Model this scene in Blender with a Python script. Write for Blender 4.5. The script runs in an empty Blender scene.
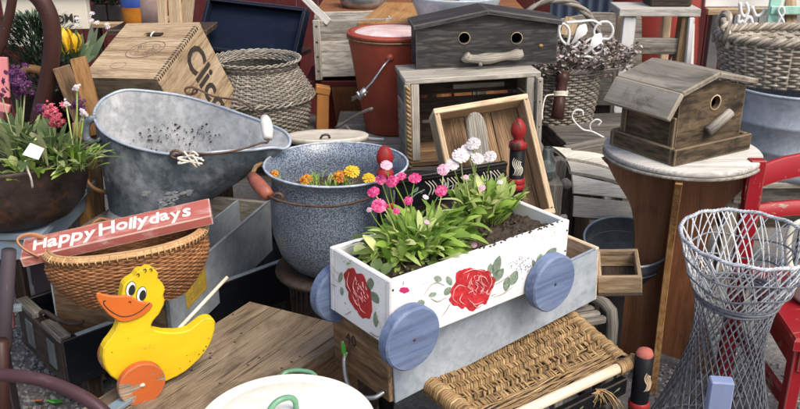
import bpy, math, random
from mathutils import Matrix, Vector, Euler
random.seed(11)
S = bpy.context.scene
COL = S.collection
rad = math.radians
# ------------------------------------------------------------------ camera
PITCH, FPX, CAMH = rad(21.0), 850.0, 1.6
cam = bpy.data.cameras.new('camera'); cam_o = bpy.data.objects.new('camera', cam); COL.objects.link(cam_o)
cam_o.location = (0, 0, CAMH); cam_o.rotation_euler = (rad(90) - PITCH, 0, 0)
cam.sensor_width = 36; cam.lens = 36 * FPX / 800; cam.clip_start = .05; cam.clip_end = 300
cam.dof.use_dof = True; cam.dof.focus_distance = 2.15; cam.dof.aperture_fstop = 16
S.camera = cam_o
# ------------------------------------------------------------------ light
SUN_EL, SUN_AZ = 52.0, 138.0          # degrees; azimuth from +Y clockwise
W = bpy.data.worlds.new('World'); S.world = W; W.use_nodes = True
nt = W.node_tree; nt.nodes.clear()
sky = nt.nodes.new('ShaderNodeTexSky'); sky.sky_type = 'NISHITA'; sky.sun_disc = False
sky.sun_elevation = rad(SUN_EL); sky.sun_rotation = rad(SUN_AZ); sky.air_density = 1.0; sky.dust_density = 4.0; sky.ozone_density = .6
bg = nt.nodes.new('ShaderNodeBackground'); bg.inputs['Strength'].default_value = .15
wo = nt.nodes.new('ShaderNodeOutputWorld')
nt.links.new(sky.outputs[0], bg.inputs[0]); nt.links.new(bg.outputs[0], wo.inputs[0])
sun = bpy.data.lights.new('sun', 'SUN'); sun.energy = 1.5; sun.angle = rad(28); sun.color = (1, .95, .87)
sun_o = bpy.data.objects.new('sun', sun); COL.objects.link(sun_o)
az = rad(SUN_AZ); el = rad(SUN_EL)
dirv = Vector((math.sin(az) * math.cos(el), math.cos(az) * math.cos(el), math.sin(el)))
sun_o.rotation_euler = dirv.to_track_quat('Z', 'Y').to_euler(); sun_o.location = (0, 0, 6)
S.view_settings.view_transform = 'Standard'; S.view_settings.look = 'None'
S.view_settings.exposure = .76; S.view_settings.gamma = 1.0; S.view_settings.use_curve_mapping = False
S.render.engine = 'CYCLES'; S.cycles.use_denoising = True; S.cycles.max_bounces = 6

# ------------------------------------------------------------------ layout helpers
cP, sP = math.cos(PITCH), math.sin(PITCH)
def ray(x, y):
    a = (x - 400) / FPX; v = (204 - y) / FPX
    return Vector((a, cP + v * sP, -sP + v * cP))
def atY(x, y, Y):
    r = ray(x, y); return Vector((0, 0, CAMH)) + r * (Y / r.y)
def atz(x, y, z):
    r = ray(x, y); return Vector((0, 0, CAMH)) + r * ((z - CAMH) / r.z)
def pxr(px, Y, z):                       # size in metres of px photo pixels at that spot
    return px * (Y * cP + (CAMH - z) * sP) / FPX
def TR(loc=(0, 0, 0), rot=(0, 0, 0), sc=None):
    m = Matrix.Translation(Vector(loc)) @ Euler([rad(a) for a in rot], 'XYZ').to_matrix().to_4x4()
    if sc: m = m @ Matrix.Diagonal((sc[0], sc[1], sc[2], 1))
    return m
def U(a, b): return random.uniform(a, b)

class MB:
    """collects shapes into one mesh; every shape carries grain coordinates and a random tone"""
    def __init__(s): s.v = []; s.f = []; s.g = []; s.r = []; s.sm = []
    def add(s, vs, fs, gs=None, M=None, smooth=True, rnd=None):
        o = len(s.v); rnd = random.random() if rnd is None else rnd
        off = Vector((U(0, 9), U(0, 9), U(0, 9)))
        for i, p in enumerate(vs):
            p = Vector(p); g = Vector(gs[i]) if gs else p.copy()
            s.g.append(g + off); s.r.append(rnd)
            s.v.append(M @ p if M else p)
        for f in fs: s.f.append([o + i for i in f]); s.sm.append(smooth)
        return s
    def box(s, size, c=(0, 0, 0), rot=None, ch=.0025, grain=None, M=None, rnd=None, jit=0):
        h = [x / 2 for x in size]; ch = min(ch, *[x * .45 for x in h]) if ch else 0.0005
        ax = grain if grain is not None else max(range(3), key=lambda i: size[i])
        order = [ax] + [i for i in range(3) if i != ax]
        vs = []; idx = {}
        for sx in (-1, 1):
            for sy in (-1, 1):
                for sz in (-1, 1):
                    j = [U(-jit, jit) for _ in range(3)]
                    for a in range(3):
                        p = [sx * h[0] + j[0], sy * h[1] + j[1], sz * h[2] + j[2]]; sg = (sx, sy, sz)
                        for b in range(3):
                            if b != a: p[b] -= sg[b] * ch
                        idx[(sx, sy, sz, a)] = len(vs); vs.append(p)
        fs = []
        for a in range(3):
            b, c2 = [(1, 2), (2, 0), (0, 1)][a]
            for sg in (-1, 1):
                q = []
                for (u, w) in ((-1, -1), (1, -1), (1, 1), (-1, 1)):
                    k = [0, 0, 0]; k[a] = sg; k[b] = u; k[c2] = w; q.append(idx[(k[0], k[1], k[2], a)])
                fs.append(q if sg > 0 else q[::-1])
        for a in range(3):
            b, c2 = [(1, 2), (2, 0), (0, 1)][a]
            for u in (-1, 1):
                for w in (-1, 1):
                    def K(t, face):
                        k = [0, 0, 0]; k[a] = t; k[b] = u; k[c2] = w; return idx[(k[0], k[1], k[2], face)]
                    q = [K(-1, b), K(1, b), K(1, c2), K(-1, c2)]
                    fs.append(q if u * w > 0 else q[::-1])
        for sx in (-1, 1):
            for sy in (-1, 1):
                for sz in (-1, 1):
                    q = [idx[(sx, sy, sz, a)] for a in range(3)]
                    fs.append(q if sx * sy * sz > 0 else q[::-1])
        gs = [(p[order[0]], p[order[1]], p[order[2]]) for p in vs]
        L = TR(c, rot or (0, 0, 0)); L = (M @ L) if M else L
        return s.add(vs, fs, gs, L, False, rnd)
    def board(s, p0, p1, w, t, up=(0, 0, 1), M=None, ch=.002, rnd=None):
        p0 = Vector(p0); p1 = Vector(p1); x = (p1 - p0); L = x.length; x.normalize()
        u = Vector(up); y = u.cross(x).normalized(); z = x.cross(y)
        m = Matrix((x, y, z)).transposed().to_4x4(); m.translation = (p0 + p1) / 2
        return s.box((L, t, w), M=(M @ m) if M else m, ch=ch, grain=0, rnd=rnd)     # w along 'up', t across
    def tube(s, pts, r, n=8, closed=False, M=None, rnd=None, flat=1.0):
        P = [Vector(p) for p in pts]; N = len(P)
        R = r if isinstance(r, (list, tuple)) else [r] * N
        tan = []
        for i in range(N):
            a = P[(i - 1) % N] if (closed or i > 0) else P[i]; b = P[(i + 1) % N] if (closed or i < N - 1) else P[i]
            t = b - a; tan.append(t.normalized() if t.length > 1e-9 else Vector((0, 0, 1)))
        ref = Vector((0, 0, 1)) if abs(tan[0].z) < .9 else Vector((1, 0, 0))
        nrm = (ref - tan[0] * ref.dot(tan[0])).normalized()
        vs = []; gs = []; L = 0
        for i in range(N):
            if i: L += (P[i] - P[i - 1]).length
            nrm = (nrm - tan[i] * nrm.dot(tan[i]))
            if nrm.length < 1e-6: nrm = tan[i].orthogonal()
            nrm.normalize(); bn = tan[i].cross(nrm)
            for k in range(n):
                a = 2 * math.pi * k / n
                vs.append(P[i] + nrm * (R[i] * math.cos(a)) + bn * (R[i] * flat * math.sin(a)))
                gs.append((L, R[i] * math.cos(a), R[i] * math.sin(a)))
        fs = []
        for i in range(N if closed else N - 1):
            a = i * n; b = ((i + 1) % N) * n
            for k in range(n):
                k2 = (k + 1) % n; fs.append([a + k, a + k2, b + k2, b + k])
        if not closed:
            fs.append(list(range(n))[::-1]); fs.append([(N - 1) * n + k for k in range(n)])
        return s.add(vs, fs, gs, M, True, rnd)
    def lathe(s, prof, n=48, M=None, rnd=None, sx=1, sy=1, grainz=True):
        vs = []; gs = []; fs = []; L = 0
        for i, (r, z) in enumerate(prof):
            if i: L += math.hypot(r - prof[i - 1][0], z - prof[i - 1][1])
            for k in range(n):
                a = 2 * math.pi * k / n
                vs.append((r * math.cos(a) * sx, r * math.sin(a) * sy, z)); gs.append((z if grainz else r * math.cos(a), r * math.cos(a), r * math.sin(a)) if grainz else (r * math.cos(a), r * math.sin(a), z))
        for i in range(len(prof) - 1):
            for k in range(n):
                k2 = (k + 1) % n; fs.append([i * n + k, i * n + k2, (i + 1) * n + k2, (i + 1) * n + k])
        return s.add(vs, fs, gs, M, True, rnd)
    def prism(s, out, t, ch=.002, M=None, rnd=None, grain=0):
        """outline in local XZ, thickness along Y (front face at -t/2)"""
        n = len(out); A = sum(out[i][0] * out[(i + 1) % n][1] - out[(i + 1) % n][0] * out[i][1] for i in range(n))
        if A < 0: out = out[::-1]
        ins = []
        for i in range(n):
            p = Vector(out[i]); a = (p - Vector(out[i - 1])); b = (Vector(out[(i + 1) % n]) - p)
            na = Vector((-a.y, a.x)); nb = Vector((-b.y, b.x))
            m = (na.normalized() if na.length else na) + (nb.normalized() if nb.length else nb)
            ins.append(p + (m.normalized() if m.length > 1e-6 else m) * ch)
        vs = []; h = t / 2
        for (q, y) in ((ins, -h), (out, -h + ch), (out, h - ch), (ins, h)):
            for p in q: vs.append((p[0], y, p[1]))
        fs = [list(range(n))]
        fs.append([3 * n + i for i in range(n)][::-1])
        for l in range(3):
            for i in range(n):
                j = (i + 1) % n; fs.append([l * n + i, (l + 1) * n + i, (l + 1) * n + j, l * n + j])
        gs = [(p[0], p[2], p[1]) if grain == 0 else (p[2], p[0], p[1]) for p in vs]
        return s.add(vs, fs, gs, M, False, rnd)
    def grid(s, rows, closed=False, M=None, rnd=None, smooth=True):
        m = len(rows[0]); vs = [p for r in rows for p in r]; fs = []
        for i in range(len(rows) - 1):
            for k in range(m if closed else m - 1):
                k2 = (k + 1) % m; fs.append([i * m + k, i * m + k2, (i + 1) * m + k2, (i + 1) * m + k])
        return s.add(vs, fs, None, M, smooth, rnd)
    def leaf(s, base, tip, w, up=(0, 0, 1), curl=.2, rnd=None, shape='spat', n=6, side=None):
        b = Vector(base); t = Vector(tip); d = t - b; L = d.length
        sd = d.cross(Vector(up)); sd = sd.normalized() if sd.length > 1e-6 else Vector((1, 0, 0)); nn = sd.cross(d).normalized()
        if side: sd = (sd + nn * side).normalized(); nn = sd.cross(d).normalized()
        rows = []
        for i in range(n + 1):
            q = i / n
            if shape == 'spat': ww = w * ((.16 + .84 * (q / .68) ** 1.6) if q < .68 else max(.12, math.sqrt(max(0, 1 - ((q - .68) / .325) ** 2))))
            elif shape == 'strap': ww = w * (1 - q ** 3) * (.75 + .25 * math.sin(q * 3.1)) + .0004
            else: ww = w * math.sin(math.pi * (.06 + .92 * q))
            c = b + d * q + nn * (L * curl * math.sin(q * math.pi * .9) * 1.0) 
            rows.append([c - sd * ww / 2 + nn * ww * .12, c, c + sd * ww / 2 + nn * ww * .12])
        return s.grid(rows, rnd=rnd)
    def build(s, name, mats, parent=None, M=None):
        me = bpy.data.meshes.new(name); me.from_pydata([tuple(v) for v in s.v], [], s.f); me.update()
        a = me.attributes.new('gc', 'FLOAT_VECTOR', 'POINT'); a.data.foreach_set('vector', [x for g in s.g for x in g])
        a = me.attributes.new('rnd', 'FLOAT', 'POINT'); a.data.foreach_set('value', s.r)
        me.polygons.foreach_set('use_smooth', s.sm)
        me.materials.append(mats)
        o = bpy.data.objects.new(name, me); COL.objects.link(o)
        if parent: o.parent = parent
        if M: o.matrix_world = M
        return o
def tag(o, label, cat, group=None, kind=None):
    o['label'] = label; o['category'] = cat
    if group: o['group'] = group
    if kind: o['kind'] = kind
    return o
def thing(name, label, cat, loc=(0, 0, 0), rot=(0, 0, 0), group=None):
    o = bpy.data.objects.new(name, None); COL.objects.link(o); o.empty_display_size = .05
    o.location = loc; o.rotation_euler = [rad(a) for a in rot]
    return tag(o, label, cat, group)
def bx(name, mat, parent, *boxes, **kw):
    m = MB()
    for b in boxes: m.box(*b, **kw)
    return m.build(name, mat, parent)
def text_mb(mb, body, size, M, jitter=0, bold=0.0, spacing=1.0, thick=.0008, align='LEFT'):
    x = 0
    for ch in body:
        if ch == ' ': x += size * .32 * spacing; continue
        c = bpy.data.curves.new('lettering', 'FONT'); c.body = ch; c.size = size * (1 + U(-jitter, jitter)); c.offset = bold * size; c.extrude = thick
        c.resolution_u = 3
        o = bpy.data.objects.new('lettering', c); me = o.to_mesh()
        xs = [v.co.x for v in me.vertices]; w = max(xs) - min(xs); x0 = min(xs)
        L = Matrix.Translation((x, U(-jitter, jitter) * size * .5, 0)) @ Matrix.Rotation(U(-jitter, jitter) * .6, 4, 'Z')
        mb.add([(v.co.x - x0, v.co.y, v.co.z) for v in me.vertices], [list(p.vertices) for p in me.polygons], None, M @ L, False)
        o.to_mesh_clear(); bpy.data.objects.remove(o); bpy.data.curves.remove(c)
        x += w + size * .09 * spacing
    return x
def spline(pts, n, closed=False):
    P = [Vector(p) for p in pts]; N = len(P); out = []
    segs = N if closed else N - 1
    for i in range(segs):
        a = P[(i - 1) % N] if closed or i > 0 else P[0] * 2 - P[1]
        b = P[i]; c = P[(i + 1) % N]; d = P[(i + 2) % N] if closed or i < N - 2 else P[-1] * 2 - P[-2]
        for k in range(n):
            t = k / n
            out.append(.5 * ((2 * b) + (c - a) * t + (2 * a - 5 * b + 4 * c - d) * t * t + (3 * b - a - 3 * c + d) * t ** 3))
    if not closed: out.append(P[-1])
    return out
def helix_rim(mb, path, r, turns, strands=2, rr=None, n=6):
    """rope-like rim round a closed path"""
    N = len(path); rr = rr or r * .62
    for k in range(strands):
        pts = []
        for i in range(N):
            a = path[i]; t = (path[(i + 1) % N] - path[i - 1]).normalized(); up = Vector((0, 0, 1)); sd = t.cross(up).normalized(); u2 = sd.cross(t)
            ph = 2 * math.pi * (turns * i / N + k / strands)
            pts.append(a + sd * (r * math.cos(ph)) + u2 * (r * math.sin(ph)))
        mb.tube(pts, rr, n, closed=True, rnd=U(0, 1))
def weave(mb, P, rows, stakes, amp, r, flat=1.0, n=5, per=3, jit=.0):
    """basket weave: P(u, t) -> point, outward normal; u round, t upward"""
    for i in range(rows):
        t = (i + .5) / rows; pts = []; rn = U(0, 1)
        N = stakes * per; ph0 = U(-.25, .25)
        for k in range(N):
            u = k / N; p, nr = P(u, t)
            a = math.cos(math.pi * (k / per + i))
            pts.append(p + nr * (amp * a) + Vector((0, 0, U(-jit, jit))))
        mb.tube(pts, r * U(.88, 1.1), n, closed=True, rnd=rn, flat=flat)
# ------------------------------------------------------------------ materials
class NT:
    def __init__(s, name, rough=.6, metal=0, spec=.35):
        s.m = bpy.data.materials.new(name); s.m.use_nodes = True; s.t = s.m.node_tree; s.n = s.t.nodes; s.b = s.n['Principled BSDF']
        s.b.inputs['Roughness'].default_value = rough; s.b.inputs['Metallic'].default_value = metal; s.b.inputs['Specular IOR Level'].default_value = spec
        a = s.n.new('ShaderNodeAttribute'); a.attribute_name = 'gc'; s.gc = a.outputs['Vector']
        r = s.n.new('ShaderNodeAttribute'); r.attribute_name = 'rnd'; s.rnd = r.outputs['Fac']
    def L(s, a, b): s.t.links.new(a, b)
    def scale(s, v, sc):
        n = s.n.new('ShaderNodeVectorMath'); n.operation = 'MULTIPLY'; s.L(v, n.inputs[0]); n.inputs[1].default_value = sc; return n.outputs[0]
    def noise(s, sc=(1, 1, 1), scale=1, detail=6, rough=.6, dist=0, vec=None):
        n = s.n.new('ShaderNodeTexNoise'); s.L(s.scale(vec or s.gc, sc), n.inputs['Vector']); n.inputs['Scale'].default_value = scale
        n.inputs['Detail'].default_value = detail; n.inputs['Roughness'].default_value = rough; n.inputs['Distortion'].default_value = dist; return n.outputs['Fac']
    def vor(s, sc, scale=1, feature='F1', out='Distance', rnd=1):
        n = s.n.new('ShaderNodeTexVoronoi'); s.L(s.scale(s.gc, sc), n.inputs['Vector']); n.inputs['Scale'].default_value = scale; n.feature = feature
        n.inputs['Randomness'].default_value = rnd; return n.outputs[out]
    def ramp(s, f, stops, interp='LINEAR'):
        n = s.n.new('ShaderNodeValToRGB'); n.color_ramp.interpolation = interp; e = n.color_ramp.elements
        while len(e) < len(stops): e.new(.5)
        for x, (p, c) in zip(e, stops): x.position = p; x.color = (*c, 1) if len(c) == 3 else c
        s.L(f, n.inputs[0]); return n.outputs[0]
    def mask(s, f, a, b): return s.ramp(f, [(a, (0, 0, 0)), (b, (1, 1, 1))])
    def mix(s, f, a, b, mode='MIX'):
        n = s.n.new('ShaderNodeMix'); n.data_type = 'RGBA'; n.blend_type = mode
        for sock, v in ((n.inputs[0], f), (n.inputs[6], a), (n.inputs[7], b)):
            if hasattr(v, 'is_linked') or isinstance(v, bpy.types.NodeSocket): s.L(v, sock)
            elif isinstance(v, (int, float)): sock.default_value = v if sock == n.inputs[0] else (v, v, v, 1)
            else: sock.default_value = (*v, 1)
        return n.outputs[2]
    def math(s, op, a, b=0, c=0):
        n = s.n.new('ShaderNodeMath'); n.operation = op
        for i, v in enumerate((a, b, c)):
            if isinstance(v, (int, float)): n.inputs[i].default_value = v
            else: s.L(v, n.inputs[i])
        return n.outputs[0]
    def edge(s, r=.004):
        b = s.n.new('ShaderNodeBevel'); b.samples = 4; b.inputs['Radius'].default_value = r
        g = s.n.new('ShaderNodeNewGeometry'); d = s.n.new('ShaderNodeVectorMath'); d.operation = 'DOT_PRODUCT'
        s.L(b.outputs[0], d.inputs[0]); s.L(g.outputs['Normal'], d.inputs[1])
        return s.math('SUBTRACT', 1.0, d.outputs['Value'])
    def tone(s, col, amt=.35):
        f = s.math('MULTIPLY_ADD', s.rnd, amt * 2, 1 - amt)
        n = s.n.new('ShaderNodeVectorMath'); n.operation = 'SCALE'; s.L(col, n.inputs[0]); s.L(f, n.inputs['Scale']); return n.outputs[0]
    def bump(s, f, strength=.3, dist=.002):
        n = s.n.new('ShaderNodeBump'); n.inputs['Strength'].default_value = strength; n.inputs['Distance'].default_value = dist
        s.L(f, n.inputs['Height']); s.L(n.outputs[0], s.b.inputs['Normal'])
    def color(s, c): s.L(c, s.b.inputs['Base Color'])
    def roughf(s, f): s.L(f, s.b.inputs['Roughness'])
M = {}
def wood_color(t, dark, mid, light, tone=.22, stain=.5, crack=.5, wave=.35, fine=.45):
    st = t.noise((4, 90, 90), 1, 6, .65)
    br = t.noise((1.6, 13, 13), 1, 5, .6, 1.2)
    wv = t.n.new('ShaderNodeTexWave'); wv.wave_type = 'BANDS'; wv.bands_direction = 'Y'; wv.inputs['Scale'].default_value = 14
    wv.inputs['Distortion'].default_value = 9; wv.inputs['Detail'].default_value = 3; wv.inputs['Detail Scale'].default_value = 1.4
    t.L(t.scale(t.gc, (.55, 3, 3)), wv.inputs['Vector'])
    f = t.math('MULTIPLY_ADD', st, fine, t.math('MULTIPLY', br, .90 - fine)); f = t.math('MULTIPLY_ADD', wv.outputs['Fac'], wave * .4, f)
    f = t.math('SUBTRACT', f, wave * .2 - .05)
    c = t.ramp(f, [(.31, dark), (.5, mid), (.69, light)])
    blot = t.noise((5, 8, 8), 1, 5, .65, .6)
    c = t.mix(t.math('MULTIPLY', t.mask(blot, .52, .68), stain), c, tuple(x * .45 for x in dark), 'MIX')
    ck = t.noise((3, 110, 110), 1, 2, .5); ckm = t.math('MULTIPLY', t.mask(ck, .62, .68), crack * .8)
    c = t.mix(ckm, c, tuple(x * .2 for x in dark))
    return t.tone(c, tone), t.math('SUBTRACT', f, t.math('MULTIPLY', ckm, .8))
def wood(name, dark, mid, light, rough=.75, tone=.22, stain=.5, crack=.5, wave=.35, edge=0, edgec=None, bump=.5, spec=.25, fine=.45):
    t = NT(name, rough, 0, spec); c, f = wood_color(t, dark, mid, light, tone, stain, crack, wave, fine)
    if edge: c = t.mix(t.math('MULTIPLY', t.mask(t.math('MULTIPLY_ADD', t.noise((30, 30, 30), 1, 3), .12, t.edge(.006)), .07, .2), edge), c, edgec or light)
    t.color(c); t.bump(f, bump, .0025); M[name] = t.m
def paint(name, col, under_d, under_l, chip=.5, edge=.8, rough=.6, dirt=.25, dirtc=(.1, .08, .06), grain=.2, spec=.2, tone=.06, col2=None, speck=0, streak=.12):
    """paint worn through to wood"""
    t = NT(name, rough, 0, spec); w, f = wood_color(t, under_d, tuple((a + b) / 2 for a, b in zip(under_d, under_l)), under_l, .15, .3, .4)
    st = t.noise((5, 70, 70), 1, 6, .7); n2 = t.noise((9, 22, 22), 1, 7, .7, .5)
    base = t.mix(t.mask(t.noise((4, 7, 7), 1, 4), .35, .65), col, col2 or tuple(x * .86 for x in col))
    base = t.mix(t.math('MULTIPLY', t.mask(st, .42, .62), streak), base, tuple(x * .62 for x in col))
    base = t.mix(t.math('MULTIPLY', t.mask(n2, .5, .75), dirt), base, dirtc)
    k = t.math('MULTIPLY_ADD', st, grain, n2)
    th_ = .5 + .5 * grain + (.19 - .21 * chip) * (1 + .25 * grain); m = t.mask(k, th_, th_ + .035)
    if edge:
        e = t.mask(t.math('MULTIPLY_ADD', n2, .35, t.edge(.004)), .215, .29); m = t.math('MAXIMUM', m, t.math('MULTIPLY', e, edge))
    if speck: m = t.math('MAXIMUM', m, t.math('MULTIPLY', t.mask(t.noise((160, 160, 160), 1, 2), .70, .73), speck))
    c = t.tone(t.mix(m, base, w), tone); t.color(c)
    t.bump(t.math('MULTIPLY_ADD', st, .5, t.math('MULTIPLY', m, -.6)), .25, .0015); M[name] = t.m
def metal(name, a, b, white=(.55, .57, .58), metal=.75, rough=.48, ox=.35, dark=None, sc=1, rust=0):
    t = NT(name, rough, metal, .4)
    sp = t.vor((70 * sc, 70 * sc, 70 * sc), 1, 'F1', 'Color')
    n1 = t.noise((9 * sc, 9 * sc, 9 * sc), 1, 8, .68, .8); n2 = t.noise((3, 3, 3), 1, 6, .6, .5); n3 = t.noise((28, 28, 28), 1, 6, .7)
    bw = t.n.new('ShaderNodeRGBToBW'); t.L(sp, bw.inputs[0])
    f = t.math('MULTIPLY_ADD', bw.outputs[0], .22, t.math('MULTIPLY', n1, .8))
    c = t.ramp(f, [(.30, a), (.72, b)])
    oxm = t.math('MULTIPLY', t.mask(t.math('MULTIPLY_ADD', n3, .35, t.math('MULTIPLY', n2, .75)), .54, .72), ox)
    c = t.mix(oxm, c, white)
    if dark: c = t.mix(t.math('MULTIPLY', t.mask(t.noise((6, 6, 6), 1, 7, .7, 1), .52, .66), .8), c, dark)
    if rust: c = t.mix(t.math('MULTIPLY', t.mask(t.noise((14, 14, 14), 1, 8, .7), .56, .66), rust), c, (.12, .045, .02))
    t.color(c); t.roughf(t.math('MULTIPLY_ADD', n1, .3, rough - .12 )); t.bump(t.math('MULTIPLY_ADD', n3, .5, n2), .12, .003)
    t.L(t.math('SUBTRACT', metal, t.math('MULTIPLY', oxm, .6)), t.b.inputs['Metallic']); M[name] = t.m
def plain(name, a, b=None, rough=.5, metal=0, sc=20, spec=.4, tone=.1, bump=0, trans=0, dirt=0, dirtc=(.08, .06, .04), chips=0, stain=0):
    t = NT(name, rough, metal, spec); b = b or tuple(x * .75 for x in a)
    n = t.noise((sc, sc, sc), 1, 6, .65, .4); c = t.ramp(n, [(.35, a), (.65, b)])
    if dirt: c = t.mix(t.math('MULTIPLY', t.mask(t.noise((sc * .6 + 3,) * 3, 1, 8, .72, .6), .54, .68), dirt), c, dirtc)
    if stain: c = t.mix(t.math('MULTIPLY', t.mask(t.noise((7, 7, 7), 1, 9, .75, 1.5), .50, .64), stain), c, tuple(x * .62 * k for x, k in zip(a, (1, .93, .78))))
    if chips:
        cn = t.math('MULTIPLY_ADD', t.edge(.006), .5, t.noise((38, 38, 38), 1, 5, .7)); c = t.mix(t.mask(cn, .70 - .02 * chips, .80), c, (.16, .07, .035)); c = t.mix(t.mask(cn, .74 - .02 * chips, .78), c, (.018, .015, .014))
    c = t.tone(c, tone); t.color(c)
    t.roughf(t.math('MULTIPLY_ADD', n, .25, rough - .12))
    if bump: t.bump(n, bump, .003)
    if trans:
        t.b.inputs['Transmission Weight'].default_value = 0
        tr = t.n.new('ShaderNodeBsdfTranslucent'); t.L(c, tr.inputs[0]); mx = t.n.new('ShaderNodeMixShader'); mx.inputs[0].default_value = trans
        t.L(t.b.outputs[0], mx.inputs[1]); t.L(tr.outputs[0], mx.inputs[2]); t.L(mx.outputs[0], t.n['Material Output'].inputs[0])
    M[name] = t.m
def enamel(name, a, dots, scale=165, th=.42, rough=.25):
    t = NT(name, rough, 0, .5); d = t.vor((1, 1, 1), scale); d2 = t.noise((scale * .9,) * 3, 1, 2, .5)
    big = t.noise((5, 5, 5), 1, 5, .6)
    m = t.math('MULTIPLY_ADD', d2, .9, t.math('MULTIPLY', d, -.55)); c = t.mix(t.mask(m, th - .30, th - .23), a, dots)
    c = t.mix(t.math('MULTIPLY', t.mask(big, .45, .7), .18), c, (.20, .25, .31)); t.color(c)
    cn = t.math('MULTIPLY_ADD', t.edge(.006), .5, t.noise((26, 26, 26), 1, 6, .72)); c = t.mix(t.mask(cn, .66, .76), c, (.13, .06, .03)); c = t.mix(t.mask(cn, .70, .74), c, (.014, .012, .012))
    c = t.mix(t.math('MULTIPLY', t.mask(t.noise((11, 11, 3), 1, 7, .7, .7), .56, .70), .35), c, (.14, .10, .075)); t.color(c)
    t.bump(t.noise((6, 6, 6), 1, 2, .5), .25, .02); t.roughf(t.math('MULTIPLY_ADD', big, .25, rough - .05)); M[name] = t.m
wood('grey wood', (.065, .055, .045), (.19, .17, .14), (.33, .305, .265), edge=.35)
wood('pale grey wood', (.11, .095, .07), (.28, .255, .215), (.46, .43, .375), stain=.35, edge=.3)
wood('charcoal wood', (.010, .0095, .009), (.035, .033, .031), (.092, .088, .082), stain=.3, edge=.45, edgec=(.22, .21, .19), rough=.7)
wood('brown wood', (.07, .042, .022), (.19, .115, .06), (.32, .21, .12), edge=.3)
wood('crate wood', (.12, .072, .036), (.31, .22, .128), (.47, .37, .25), stain=.5, edge=.35, crack=.5, fine=.3)
wood('trunk wood', (.10, .07, .044), (.21, .155, .10), (.31, .245, .17), stain=.6, crack=.8, fine=.35)
wood('dark grey wood', (.03, .027, .023), (.10, .092, .08), (.20, .188, .165))  # plank box top, a darker tone than the plain grey wood
wood('pine', (.30, .20, .11), (.50, .37, .23), (.64, .52, .36), stain=.3, crack=.25, edge=.2)
wood('honey wood', (.14, .065, .022), (.30, .155, .055), (.42, .25, .11), rough=.5, stain=.5)
wood('cabinet wood', (.11, .045, .02), (.26, .112, .05), (.37, .185, .09), rough=.36, stain=.45, crack=0, fine=.12, wave=.15, edge=.5, edgec=(.45, .33, .2), spec=.4)
wood('whitewashed wood', (.19, .175, .15), (.40, .38, .34), (.57, .55, .51), stain=.35, crack=.35, wave=.3)
wood('dark wood', (.012, .009, .007), (.04, .028, .02), (.085, .06, .045), edge=.35, edgec=(.2, .14, .1), rough=.6)
wood('birdhouse wood', (.018, .014, .010), (.095, .066, .038), (.205, .145, .085), fine=.25, crack=.2, stain=.9, edge=.5, edgec=(.38, .28, .17))
wood('birdhouse roof', (.055, .048, .038), (.19, .17, .138), (.29, .268, .228), stain=.75, crack=0, fine=.18, wave=.1, edge=.5, edgec=(.45, .36, .24))
wood('driftwood', (.12, .105, .085), (.26, .235, .195), (.40, .37, .32), stain=.3, crack=.3, fine=.3)
wood('slat wood', (.42, .385, .31), (.64, .605, .51), (.76, .73, .64), stain=.35, crack=.3)
wood('rail wood', (.40, .29, .18), (.60, .47, .33), (.74, .62, .48), stain=.35, crack=.3)
wood('stick wood', (.55, .42, .28), (.72, .6, .44), (.8, .7, .56), stain=.05, crack=0)
paint('white paint', (.76, .76, .75), (.16, .13, .10), (.45, .41, .36), chip=.30, edge=.7, dirt=.16, dirtc=(.50, .49, .46), streak=.10, speck=.9, grain=.35)
paint('ladder white', (.72, .72, .70), (.12, .1, .08), (.36, .32, .27), chip=.55, edge=.8, dirt=.3)
paint('wheel blue', (.115, .155, .265), (.16, .18, .24), (.30, .33, .39), chip=.46, edge=.75, dirt=.4, dirtc=(.21, .25, .33), grain=1.0, col2=(.15, .195, .30), streak=.85)
paint('lavender paint', (.19, .235, .37), (.2, .2, .3), (.45, .45, .55), chip=.15, edge=.4, dirt=.2, dirtc=(.28, .32, .48), grain=.5)
paint('duck yellow', (.76, .53, .016), (.10, .06, .03), (.40, .28, .10), chip=.12, edge=.6, streak=.18, dirt=.28, dirtc=(.58, .37, .012), rough=.55, grain=.15, col2=(.66, .43, .01))
paint('duck orange', (.58, .135, .022), (.3, .2, .12), (.55, .42, .3), chip=.1, edge=.35, dirt=.3, dirtc=(.40, .09, .02), rough=.5)
paint('wheel orange', (.50, .115, .028), (.12, .09, .06), (.42, .34, .25), chip=.72, edge=.75, dirt=.4, dirtc=(.22, .07, .03), rough=.6)
paint('sign red', (.38, .11, .085), (.35, .3, .25), (.66, .60, .53), chip=.70, edge=1, dirt=.85, dirtc=(.54, .38, .35), grain=.9, rough=.75)
paint('sign white', (.74, .72, .68), (.35, .15, .12), (.5, .25, .2), chip=.28, edge=0, dirt=.1, grain=.5)
paint('chair red', (.27, .012, .018), (.10, .06, .04), (.45, .36, .28), chip=.42, edge=.55, rough=.38, dirt=.2, dirtc=(.25, .01, .015))
paint('barn red', (.22, .03, .02), (.1, .05, .03), (.2, .1, .07), chip=.1, edge=.2, dirt=.4)
paint('maroon paint', (.075, .012, .012), (.03, .01, .01), (.07, .03, .02), chip=.1, edge=.2)
paint('black paint', (.006, .0065, .008), (.05, .04, .03), (.25, .2, .15), chip=.32, edge=.5, spec=.12, rough=.5, dirt=.2, dirtc=(.03, .035, .045))
paint('post red', (.27, .018, .018), (.02, .015, .012), (.06, .04, .03), chip=.5, edge=.25, rough=.42, dirt=.35, dirtc=(.14, .01, .01))
paint('navy paint', (.007, .012, .026), (.05, .045, .04), (.16, .14, .12), chip=.08, edge=.5, spec=.08, rough=.7, dirt=.3, dirtc=(.02, .03, .055))
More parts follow.
